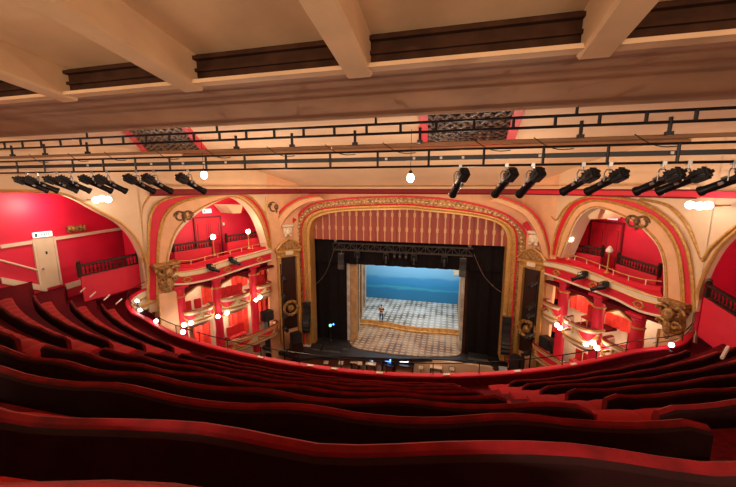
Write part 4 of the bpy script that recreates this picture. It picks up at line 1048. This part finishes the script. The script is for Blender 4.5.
pts = [(349.5, 341), (352, 345.5), (360, 348.5), (372, 351), (385, 353), (400, 354.8), (425, 356), (445, 356), (458, 355), (460.8, 351.5)]
fr = [atZ(p.x, p.y, ZS+.06) for p in smooth_px(pts, 4)]
ys = 29.0; zu = -12.45
stp = []
for i in range(25):
    f = i/24; x = lerp(-8.7, 2.4, f); stp.append(V((x, ys+.22*math.sin(f*9)+(-.5*f if f > .3 else -.15), 0)))
MB_ = MB(); poly = [V((p.x, p.y, ZS+.06)) for p in fr]+[V((p.x, p.y+.1, ZS+.06)) for p in reversed(stp) if p.x > fr[0].x-.5 and p.x < fr[-1].x+.9]
tag(MB_.prism(poly, (0, 0, -.06)).build('stage_floor_cloth', 'front_cloth', smooth=False), 'brown checked floor of the front stage with a curved front edge', 'stage floor')
t = thing('raised_stage', 'raised pale checked stage platform behind a wavy golden step', 'platform', (-3.2, 31, ZS))
top = [V((p.x, p.y, zu)) for p in stp]
MB().prism(top+[V((3.4, 36, zu)), V((-9.6, 36, zu))], (0, 0, -.06)).build('platform_top', 'upper_cloth', t, False)
MB().strip([V((p.x, p.y-.02, zu+.02)) for p in stp], [V((p.x, p.y-.12, ZS+.04)) for p in stp], (0, .12, 0)).build('step_riser', 'set_step', t)
MB().strip([V((p.x, p.y-.34, ZS+.2)) for p in stp], [V((p.x, p.y-.34, ZS+.04)) for p in stp], (0, .25, 0)).build('lower_step', 'set_step', t)
MB().tube([V((p.x, p.y, zu+.01)) for p in stp], .05, 6).build('nosing', 'gold_plain', t)
# painted blue backdrop
m = bpy.data.materials.new('backdrop'); m.use_nodes = True; nt = m.node_tree; b = nt.nodes['Principled BSDF']; b.inputs['Roughness'].default_value = .7
tc = nt.nodes.new('ShaderNodeTexCoord'); sp = nt.nodes.new('ShaderNodeSeparateXYZ'); nt.links.new(tc.outputs['Object'], sp.inputs['Vector'])
n = nt.nodes.new('ShaderNodeTexNoise'); n.inputs['Scale'].default_value = .7; n.inputs['Detail'].default_value = 6
mp = nt.nodes.new('ShaderNodeMapping'); mp.inputs['Scale'].default_value = (.5, 1, 2.5); nt.links.new(tc.outputs['Object'], mp.inputs['Vector']); nt.links.new(mp.outputs['Vector'], n.inputs['Vector'])
a1 = mth('ADD', sp.outputs['Z'], mth('MULTIPLY', mth('SUBTRACT', n.outputs['Fac'], .5), .8))
mr = nt.nodes.new('ShaderNodeMapRange'); mr.inputs['From Min'].default_value = 0; mr.inputs['From Max'].default_value = 6; nt.links.new(a1, mr.inputs['Value'])
cr = nt.nodes.new('ShaderNodeValToRGB'); e = cr.color_ramp.elements; e[0].position = 0; e[0].color = (.02, .20, .42, 1); e[1].position = 1; e[1].color = (.25, .55, .85, 1)
for pos, c in ((.20, (.02, .22, .50)), (.24, (.05, .40, .62)), (.27, (.02, .27, .60)), (.42, (.05, .33, .70)), (.47, (.16, .50, .82)), (.75, (.28, .60, .90))):
    q = e.new(pos); q.color = (*c, 1)
nt.links.new(mr.outputs['Result'], cr.inputs['Fac']); nt.links.new(cr.outputs['Color'], b.inputs['Base Color']); MT['backdrop'] = m
t = thing('painted_backdrop', 'blue painted sea and sky backdrop at the rear of the stage', 'backdrop', (-3.3, 35.6, zu))
MB().box((-3.3, 35.65, zu+3.4), (14, .06, 6.8)).build('cloth', 'backdrop', t, False)
MB().tube([(-10.3, 35.6, zu+6.85), (3.7, 35.6, zu+6.85)], .05, 6).build('batten', 'steel', t)
MB().box((-1.0+2.0, 35.58, zu+4.1), (.75, .03, 1.7)).build('window_patch', 'white_trim', t, False)['label'] = 'pale upright patch on the backdrop'
# portal legs and header
t = thing('set_portal', 'tan and pale striped scenery portal framing the lit stage set', 'scenery', (-3.3, YP, ZS))
zt = zpt
def leg(x0, x1, y, m, nm, z1=None): MB().box(((x0+x1)/2, y, ((z1 or zt)+ZS)/2), (abs(x1-x0), .25, (z1 or zt)-ZS)).build(nm, m, t, False)
xa = [atY(x, 300, YP).x for x in (347.5, 350.5, 357)]
leg(xa[0], xa[1], YP, 'set_pale', 'left_edge'); leg(xa[1], xa[2], YP+.1, 'set_tan', 'left_leg')
xb = [atY(x, 300, YP).x for x in (461, 464, 467)]
leg(xb[0], xb[1], YP+.1, 'set_pale', 'right_leg'); leg(xb[1], xb[2], YP, 'wood', 'right_edge')
MB().box(((xa[0]+xb[2])/2, YP, zt), (xb[2]-xa[0], .25, .28)).build('header', 'wood', t, False)
for k, (yy, ww, mm) in enumerate(((27.2, .75, 'set_pale'), (29.6, .8, 'set_tan'), (32.2, .9, 'set_pale'))):
    q = thing('scenery_flat', 'tall %s scenery wing standing behind the left portal leg, %s' % ('pale' if k != 1 else 'tan', ['nearest', 'middle', 'deepest'][k]), 'scenery', (0, 0, ZS), 0, 'wing flats on stage')
    xl = atY([359.5, 362.5, 366][k], 300, yy).x; zz_ = ZS if yy < 28.8 else zu
    MB().box((xl-ww/2, yy, (zt+1.5+zz_)/2), (ww, .12, zt+1.5-zz_)).build('face', mm, q, False)
    MB().box((xl-.03, yy-.08, (zt+1.5+zz_)/2), (.06, .04, zt+1.5-zz_)).build('edge_strip', 'white_trim', q, False)
    q2 = thing('scenery_flat', 'tall narrow scenery wing behind the right portal leg, %s' % ['nearest', 'middle', 'deepest'][k], 'scenery', (0, 0, ZS), 0, 'wing flats on stage')
    xr = atY([460.5, 459.5, 458.5][k], 300, yy).x
    MB().box((xr+ww/2, yy, (zt+1.5+zz_)/2), (ww, .12, zt+1.5-zz_)).build('face', mm, q2, False)
    MB().box((xr+.03, yy-.08, (zt+1.5+zz_)/2), (.06, .04, zt+1.5-zz_)).build('edge_strip', 'white_trim', q2, False)
# truss with moving lights
YT = 24.95
xa = atY(334, 248, YT).x; xb = atY(473, 252, YT).x; z1 = atY(400, 245.5, YT).z; z2 = atY(400, 252.5, YT).z
t = thing('lighting_truss', 'horizontal lattice truss hung across the stage opening', 'truss', ((xa+xb)/2, YT, z2))
m = MB()
for z in (z1, z2):
    for y in (-.2, .2): m.tube([(xa, YT+y, z), (xb, YT+y, z)], .035, 6)
m.build('chords', 'truss_metal', t)
m = MB(); n = 22
for i in range(n):
    x = lerp(xa, xb, i/n); x2 = lerp(xa, xb, (i+1)/n)
    for y in (-.2, .2): m.tube([(x, YT+y, z1 if i % 2 else z2), (x2, YT+y, z2 if i % 2 else z1)], .02, 5)
    m.tube([(x, YT-.2, z1), (x, YT+.2, z1)], .02, 5); m.tube([(x, YT-.2, z2), (x, YT-.2, z1)], .02, 5)
m.build('lattice', 'truss_metal', t)
for x in (xa+.15, xb-.25): MB().tube([(x, YT, z1), (x, YT, -1.1)], .015, 5).lathe([(.12, 0), (.14, .1), (.1, .25)], (x, YT, z1+.1), n=8).build('hoist', 'steel', t)
def moving_head(px, label, py=260):
    p = atY(px, py, YT-.1); t = thing('moving_light', label, 'stage light', (p.x, p.y, z2), 0, 'moving lights under the stage truss')
    m = MB(); m.rbox((p.x, p.y, z2-.12), (.42, .35, .16), b=.03); m.build('base', 'black', t)
    MB().box((p.x-.2, p.y, z2-.38), (.05, .16, .4)).box((p.x+.2, p.y, z2-.38), (.05, .16, .4)).build('yoke', 'stage_black', t, False)
    MB().lathe([(.12, .28), (.17, .2), (.17, -.1), (.12, -.3), (.13, -.34)], (p.x, p.y, z2-.55), (0, .2, 1), 12).build('head', 'black_metal', t)
for x, l in ((357.5, 'moving light under the stage truss, leftmost'), (386, 'moving light under the stage truss, second from left'), (414, 'moving light under the stage truss, third from left'), (444.5, 'moving light under the stage truss, rightmost')): moving_head(x, l)
for x, l in ((394.5, 'small black fixture between moving lights, left one'), (400, 'small pale lens fixture at the middle of the truss'), (406, 'small black fixture between moving lights, right one')):
    p = atY(x, 256, YT); t = thing('small_fixture', l, 'stage light', (p.x, p.y, z2)); MB().rbox((p.x, p.y, z2-.28), (.2, .22, .4), b=.03).build('body', 'stage_black', t); MB().lathe([(.07, 0), (.05, .03)], (p.x, p.y-.11, z2-.3), (0, -1, 0), 8).build('lens', 'steel', t)
# hanging loudspeaker columns
def line_array(c, n, w, h, label, hang=None):
    """c: top centre"""
    c = V(c); t = thing('loudspeaker_column', label, 'loudspeaker', c-V((0, 0, n*h)))
    for i in range(n):
        R_ = M4.Rotation(-.015*i*i, 3, 'X')
        MB().rbox(c+V((0, -.005*i*i, -h*(i+.5))), (w, .4, h*.93), R_, .025).build('speaker_module', 'black' if i % 2 else 'stage_black', t)
    if hang: MB().tube([c, V((c.x, c.y, hang))], .02, 5).box(c+V((0, 0, .05)), (w*.9, .3, .06)).build('hanging_frame', 'steel', t)
p = atY(341.5, 254, 24.7); line_array((p.x, 24.7, p.z), 6, .5, .21, 'grey hanging loudspeaker column at the left end of the truss', z2)
p = atY(463, 259, 24.7); line_array((p.x, 24.7, p.z), 6, .5, .22, 'dark hanging loudspeaker column at the right end of the truss', z2)
p = atY(306.8, 302, 23.6); line_array((p.x, 23.6, p.z), 9, .55, .27, 'long black loudspeaker column on the left proscenium edge', p.z+1.0)
p = atY(507, 317, 23.6); line_array((p.x, 23.6, p.z), 9, .55, .29, 'long black loudspeaker column on the right proscenium edge', p.z+1.0)
# sagging cables from the truss
for pts, l in (([(334, 250), (330, 262), (325, 274), (316, 284), (309, 287)], 'thin cable sagging from the left end of the stage truss'), ([(474, 254), (478, 264), (484, 276), (494, 287), (504, 294)], 'thin cable sagging from the right end of the stage truss')):
    q = smooth_px(pts, 5); tag(MB().tube([atY(a.x, a.y, 24.75) for a in q], .025, 5).build('cable', 'steel'), l, 'cable')
# booms with lanterns in the niches
def boom(w, u, z0, z1, zs, side):
    t = thing('lighting_boom', 'vertical black boom pole with side lanterns in the %s niche' % side, 'lighting stand', w.P(u, .75, z0))
    MB().tube([w.P(u, .75, z0), w.P(u, .75, z1)], .05, 8).build('pole', 'black_metal', t)
    for i, z in enumerate(zs):
        c = w.P(u, .75, z); d = (V((-3.4, 27, -11.5))-c).normalized(); d = V((d.x, d.y-1.2, d.z)).normalized()
        MB().tube([c, c+w.n*.35], .03, 6).lathe([(.13, -.28), (.16, -.22), (.16, .12), (.12, .16), (.12, .4), (.14, .42)], c+w.n*.42, d, 10).build('lantern', 'black', t)
boom(NLW, NLW.L*.82, -13.5, -5.6, [-6.6, -8.0, -9.6, -10.6], 'left'); boom(NRW, NRW.L*.82, -13.5, -5.4, [-5.9, -7.4, -8.0, -9.4, -10.6], 'right')
for w, side in ((NLW, 'left'), (NRW, 'right')):
    c = w.P(w.L*.5, 1.1, -11.6); t = thing('speaker_cabinet', 'black speaker cabinet low in the %s niche' % side, 'loudspeaker', c-V((0, 0, .5)))
    MB().rbox(c, (.8, .6, .9), RM(w), .04).build('cabinet', 'black', t); MB().rbox(c+w.n*.32, (.7, .03, .75), RM(w), .01).build('grille', 'stage_black', t)
    st = MB(); st.rbox(c-V((0, 0, 1.05)), (.9, .7, 1.15), RM(w), .03); st.build('plinth', 'dark_wood', t)
# small coloured beam lamp low on the left drape
p = atY(330.5, 326, 24.9); t = thing('floor_lamp_unit', 'small stage floor lamp glowing green and blue at the left drape', 'stage light', (p.x, p.y, ZS))
MB().lathe([(.12, 0), (.15, .1), (.08, .2), (.05, 1.2), (.12, 1.3)], (p.x, p.y, ZS), n=10).build('stand', 'black', t)
MB().sphere((p.x, p.y-.05, ZS+1.45), .12, 8).build('lens', 'green_glow', t); MB().sphere((p.x+.3, p.y-.1, ZS+1.6), .07, 8).build('side_lens', 'blue_glow', t)
# dark items on the apron
for px, py, w_, lab in ((332, 349.5, 1.5, 'low dark monitor wedge on the left apron, wide one'), (316, 347.5, .9, 'low dark monitor wedge on the left apron by the column'), (345, 347, .8, 'low dark monitor wedge near the checked floor'), (478, 357.5, 1.4, 'low dark monitor wedge on the right apron')):
    p = atZ(px, py, ZS+.1); t = thing('monitor_wedge', lab, 'loudspeaker', (p.x, p.y, ZS))
    MB().prism([(p.x-w_/2, p.y-.3, ZS), (p.x-w_/2, p.y+.3, ZS), (p.x-w_/2, p.y+.3, ZS+.28), (p.x-w_/2, p.y-.2, ZS+.12)], (w_, 0, 0)).build('cabinet', 'stage_black', t, False)
    MB().prism([(p.x-w_/2+.05, p.y-.2, ZS+.14), (p.x+w_/2-.05, p.y-.2, ZS+.14), (p.x+w_/2-.05, p.y+.28, ZS+.29), (p.x-w_/2+.05, p.y+.28, ZS+.29)], (0, 0, .01)).build('grille', 'black', t, False)
# orchestra pit: rail, screens, desks and stands
def pit(px, py, w_, d_, h_, m, label, name='pit_desk', cat='desk', extra=None):
    p = atZ(px, py, -13.4); t = thing(name, label, cat, (p.x, p.y, -15.1))
    MB().rbox((p.x, p.y, -13.4-.04), (w_, d_, .08), b=.02).build('desk_top', m, t)
    for sx in (-1, 1): MB().box((p.x+sx*(w_/2-.06), p.y, (-13.48-15.1)/2), (.06, d_*.8, 1.62)).build('leg', 'black_metal', t, False)
    if extra:
        MB().rbox((p.x, p.y+.05, -13.15), (w_*.5, .06, .38), b=.015).build('screen_case', 'black', t)
        MB().box((p.x, p.y+.015, -13.15), (w_*.44, .01, .3)).build('screen', extra, t, False)
pit(388, 364, 1.0, .6, 1, 'black', 'small pit desk with a glowing blue screen', extra='blue_glow')
pit(404, 364, 1.5, .7, 1, 'black', 'large dark conductor desk with bright screen under the stage edge', extra='white_glow')
pit(371, 363, .8, .5, 1, 'white_trim', 'pale topped pit desk left of the blue screen', extra='white_glow')
pit(355, 361, .7, .5, 1, 'white_trim', 'pale pit desk below the left part of the stage')
pit(436, 366.5, .9, .5, 1, 'white_trim', 'pale pit desk under the right part of the stage')
def music_stand(px, py, label):
    p = atZ(px, py, -13.3); t = thing('music_stand', label, 'music stand', (p.x, p.y, -15.1))
    MB().tube([(p.x, p.y, -15.0), (p.x, p.y, -13.5)], .02, 6).build('stem', 'black_metal', t)
    MB().box((p.x, p.y, -13.4), (.45, .03, .32), M4.Rotation(-.4, 3, 'X')).build('desk', 'black_metal', t, False)
    MB().box((p.x, p.y-.03, -13.39), (.38, .01, .26), M4.Rotation(-.4, 3, 'X')).build('score_sheet', 'white_trim', t, False)
    m = MB()
    for k in range(3): a = k*2.09; m.tube([(p.x, p.y, -14.9), (p.x+.25*math.cos(a), p.y+.25*math.sin(a), -15.1)], .015, 5)
    m.build('tripod', 'black_metal', t)
for x, y, l in ((326, 361, 'music stand in the pit, far left of the group'), (341, 361.5, 'music stand in the pit left of the desks'), (360, 362, 'music stand in the pit between the pale desks'), (421, 366, 'music stand in the pit right of the conductor desk'), (452, 367.5, 'music stand at the right end of the pit')): music_stand(x, y, l)
# ------------------------------------------------------------ the person on stage
def person(px, py):
    p = atZ(px, py, zu); H = 1.62; t = thing('person', 'person standing on stage in dark shirt and blue jeans, forearms raised to the chest', 'person', (p.x, p.y, zu))
    def skin(nm, verts, edges, radii, mt, sub=2):
        me = bpy.data.meshes.new(nm); me.from_pydata([tuple(v) for v in verts], edges, []); o = bpy.data.objects.new(nm, me); COL.objects.link(o); o.parent = t
        md = o.modifiers.new('s', 'SKIN'); lay = me.skin_vertices[0].data
        for i, r in enumerate(radii): lay[i].radius = (r, r) if not isinstance(r, tuple) else r
        lay[0].use_root = True
        md2 = o.modifiers.new('u', 'SUBSURF'); md2.levels = sub; md2.render_levels = sub; me.materials.append(MT[mt]); return o
    # body: pelvis root, spine, neck, head, arms folded forward, legs
    vs = [(0, 0, .86), (0, 0, 1.0), (0, 0, 1.18), (0, 0, 1.34), (0, -.01, 1.42), (0, -.02, 1.50), (0, -.03, 1.58),
          (.17, 0, 1.31), (.25, -.05, 1.10), (.12, -.22, 1.16), (.04, -.25, 1.20), (-.17, 0, 1.31), (-.25, -.05, 1.10), (-.12, -.22, 1.17), (-.04, -.26, 1.21),
          (.09, 0, .80), (.10, -.01, .46), (.11, .01, .09), (.12, -.12, .04), (-.09, 0, .80), (-.11, -.02, .46), (-.12, .0, .09), (-.13, -.13, .04)]
    ed = [(0, 1), (1, 2), (2, 3), (3, 4), (4, 5), (5, 6), (3, 7), (7, 8), (8, 9), (9, 10), (3, 11), (11, 12), (12, 13), (13, 14), (0, 15), (15, 16), (16, 17), (17, 18), (0, 19), (19, 20), (20, 21), (21, 22)]
    ra = [(.14, .10), (.13, .09), (.15, .10), (.12, .08), .05, .085, .075, .065, .045, .035, .035, .065, .045, .035, .035, .085, .06, .04, .035, .085, .06, .04, .035]
    skin('body', vs, ed, ra, 'skin')
    skin('shirt', [(0, 0, .92), (0, 0, 1.05), (0, 0, 1.2), (0, 0, 1.34), (.18, 0, 1.31), (.25, -.04, 1.16), (-.18, 0, 1.31), (-.25, -.04, 1.16)], [(0, 1), (1, 2), (2, 3), (3, 4), (4, 5), (3, 6), (6, 7)], [(.155, .115), (.15, .11), (.165, .115), (.13, .09), .075, .06, .075, .06], 'shirt')
    skin('jeans', [(0, 0, .90), (.09, 0, .80), (.105, -.01, .46), (.115, .01, .12), (-.09, 0, .80), (-.115, -.02, .46), (-.125, 0, .12)], [(0, 1), (1, 2), (2, 3), (0, 4), (4, 5), (5, 6)], [(.15, .11), .1, .075, .055, .1, .075, .055], 'jeans')
    hm = MB().sphere((0, .005, 1.585), .098, 12, (1, 1, .95)); hm.v = [v for v in hm.v]; hm.build('hair', 'dark_wood', t, local=True).location = (0, .015, .012)
    m = MB(); m.sphere((.033, -.115, 1.565), .012, 6); m.sphere((-.033, -.115, 1.565), .012, 6); m.build('eyes', 'black', t, local=True)
    m = MB(); m.sphere((0, -.125, 1.54), .016, 6, (.8, 1, 1.3)); m.sphere((0, -.115, 1.505), .02, 6, (1.3, .6, .4)); m.build('nose_and_mouth', 'skin', t, local=True)
    m = MB()
    for sx in (-1, 1):
        for f in range(4): m.tube([(sx*.05, -.25-.004*f, 1.235-.02*f), (sx*.0, -.285, 1.24-.02*f), (-sx*.03, -.275, 1.235-.02*f)], .009, 5)
        m.tube([(sx*.05, -.25, 1.25), (sx*.02, -.27, 1.275)], .01, 5)
    m.build('fingers', 'skin', t, local=True)
    for sx in (-1, 1): MB().rbox((sx*.122, -.06, .045), (.10, .27, .09), b=.03).build('shoe', 'black', t, local=True)
person(381.3, 321.5)
# ------------------------------------------------------------ camera
cd = bpy.data.cameras.new('camera'); cam = bpy.data.objects.new('camera', cd); COL.objects.link(cam)
cd.sensor_width = 36; cd.lens = F*36/736; cd.clip_start = .02; cd.clip_end = 200
cam.matrix_world = M4((RT, UP, -FW)).transposed().to_4x4(); bpy.context.scene.camera = cam
# ------------------------------------------------------------ light
def point(loc, e, col=(1, .72, .48), r=.08):
    l = bpy.data.lights.new('point_light', 'POINT'); l.energy = e; l.color = col; l.shadow_soft_size = r; o = bpy.data.objects.new('point_light', l); o.location = loc; COL.objects.link(o); return o
def spot(loc, tgt, e, ang, col=(1, .8, .6), r=.1, bl=.5):
    l = bpy.data.lights.new('spot_light', 'SPOT'); l.energy = e; l.color = col; l.shadow_soft_size = r; l.spot_size = math.radians(ang); l.spot_blend = bl
    o = bpy.data.objects.new('spot_light', l); o.location = loc; o.rotation_euler = (V(tgt)-V(loc)).to_track_quat('-Z', 'Y').to_euler(); COL.objects.link(o); return o
def area(loc, tgt, e, sx, sy, col=(1, .75, .5)):
    l = bpy.data.lights.new('area_light', 'AREA'); l.shape = 'RECTANGLE'; l.size = sx; l.size_y = sy; l.energy = e; l.color = col
    o = bpy.data.objects.new('area_light', l); o.location = loc; o.rotation_euler = (V(tgt)-V(loc)).to_track_quat('-Z', 'Y').to_euler(); COL.objects.link(o); return o
warm = (1, .76, .54)
for p in (b1, b2): point(p-V((0, 0, .25)), 60, warm, .1)
point(c1+GL.n*.6-V((0, 0, .1)), 14, (1, .9, .8), .1); point(c2+GR.n*.6-V((0, 0, .1)), 14, (1, .9, .8), .1)
for p in (gl1, gl2, gl3): point(p+V((0, 0, .3)), 30, warm, .1)
for p in SC[:5]: point(p+V((0, 0, .1)), 20, (1, .85, .68), .1)
for p in SC[5:]: point(p+V((0, 0, .2)), 7, (1, .85, .68), .08)
for x in (-11, -5.5, -.5, 4): point((x, 18.6, -1.2), 110, warm, .06)  # added fill to brighten the cove, no fixtures hang here
# added fill lights without fixtures for the stalls, boxes and gallery corridors
for x, y in ((-9, 16), (2.5, 16), (-7, 12), (0.5, 12)): point((x, y, -1.6), 220, warm, .06)
for w, f in ((WL, .5), (WR, .5)):
    point(w.P(w.L*f, -.9, -.6), 90, (1, .72, .6), .06); [point(w.P(w.L*q, -.8, z), 32, warm, .05) for q in (.15, .42, .72) for z in (-6.6, -9.4)]
point((-18.4, 11.5, -.8), 130, (1, .75, .62), .06); point((-17.2, 4, -.6), 40, (1, .75, .62), .06); point((12.2, 12, -.8), 90, (1, .75, .62), .06)
# added unseen area lights near the gallery's back wall brighten its ceiling
for x in (-14, -8, -2, 3.5, 9): area((x, -2.2, .4), (x, 3.2, 3.0), 210, 2.2, .3, (1, .80, .60))
# stage washes from the rig above the set
area((-3.3, 27.5, -3.6), (-3.3, 29, -13), 260, 8, 1, (1, .82, .62)); area((-3.3, 31, -4.0), (-3.3, 33, -12.5), 260, 9, 1.5, (.95, .96, 1)); area((-3.3, 33.2, -4.5), (-3.3, 35.6, -9.5), 200, 11, .6, (.9, .97, 1))
spot((-3.4, 9, 1.2), (-3.4, 25, -12.5), 1500, 30, (1, .85, .7))
w = bpy.data.worlds.new('world'); bpy.context.scene.world = w; w.use_nodes = True; w.node_tree.nodes['Background'].inputs[0].default_value = (.9, .6, .42, 1); w.node_tree.nodes['Background'].inputs[1].default_value = .05
sc = bpy.context.scene; sc.view_settings.view_transform = 'Standard'; sc.view_settings.look = 'None'; sc.view_settings.gamma = 1; sc.view_settings.exposure = .45
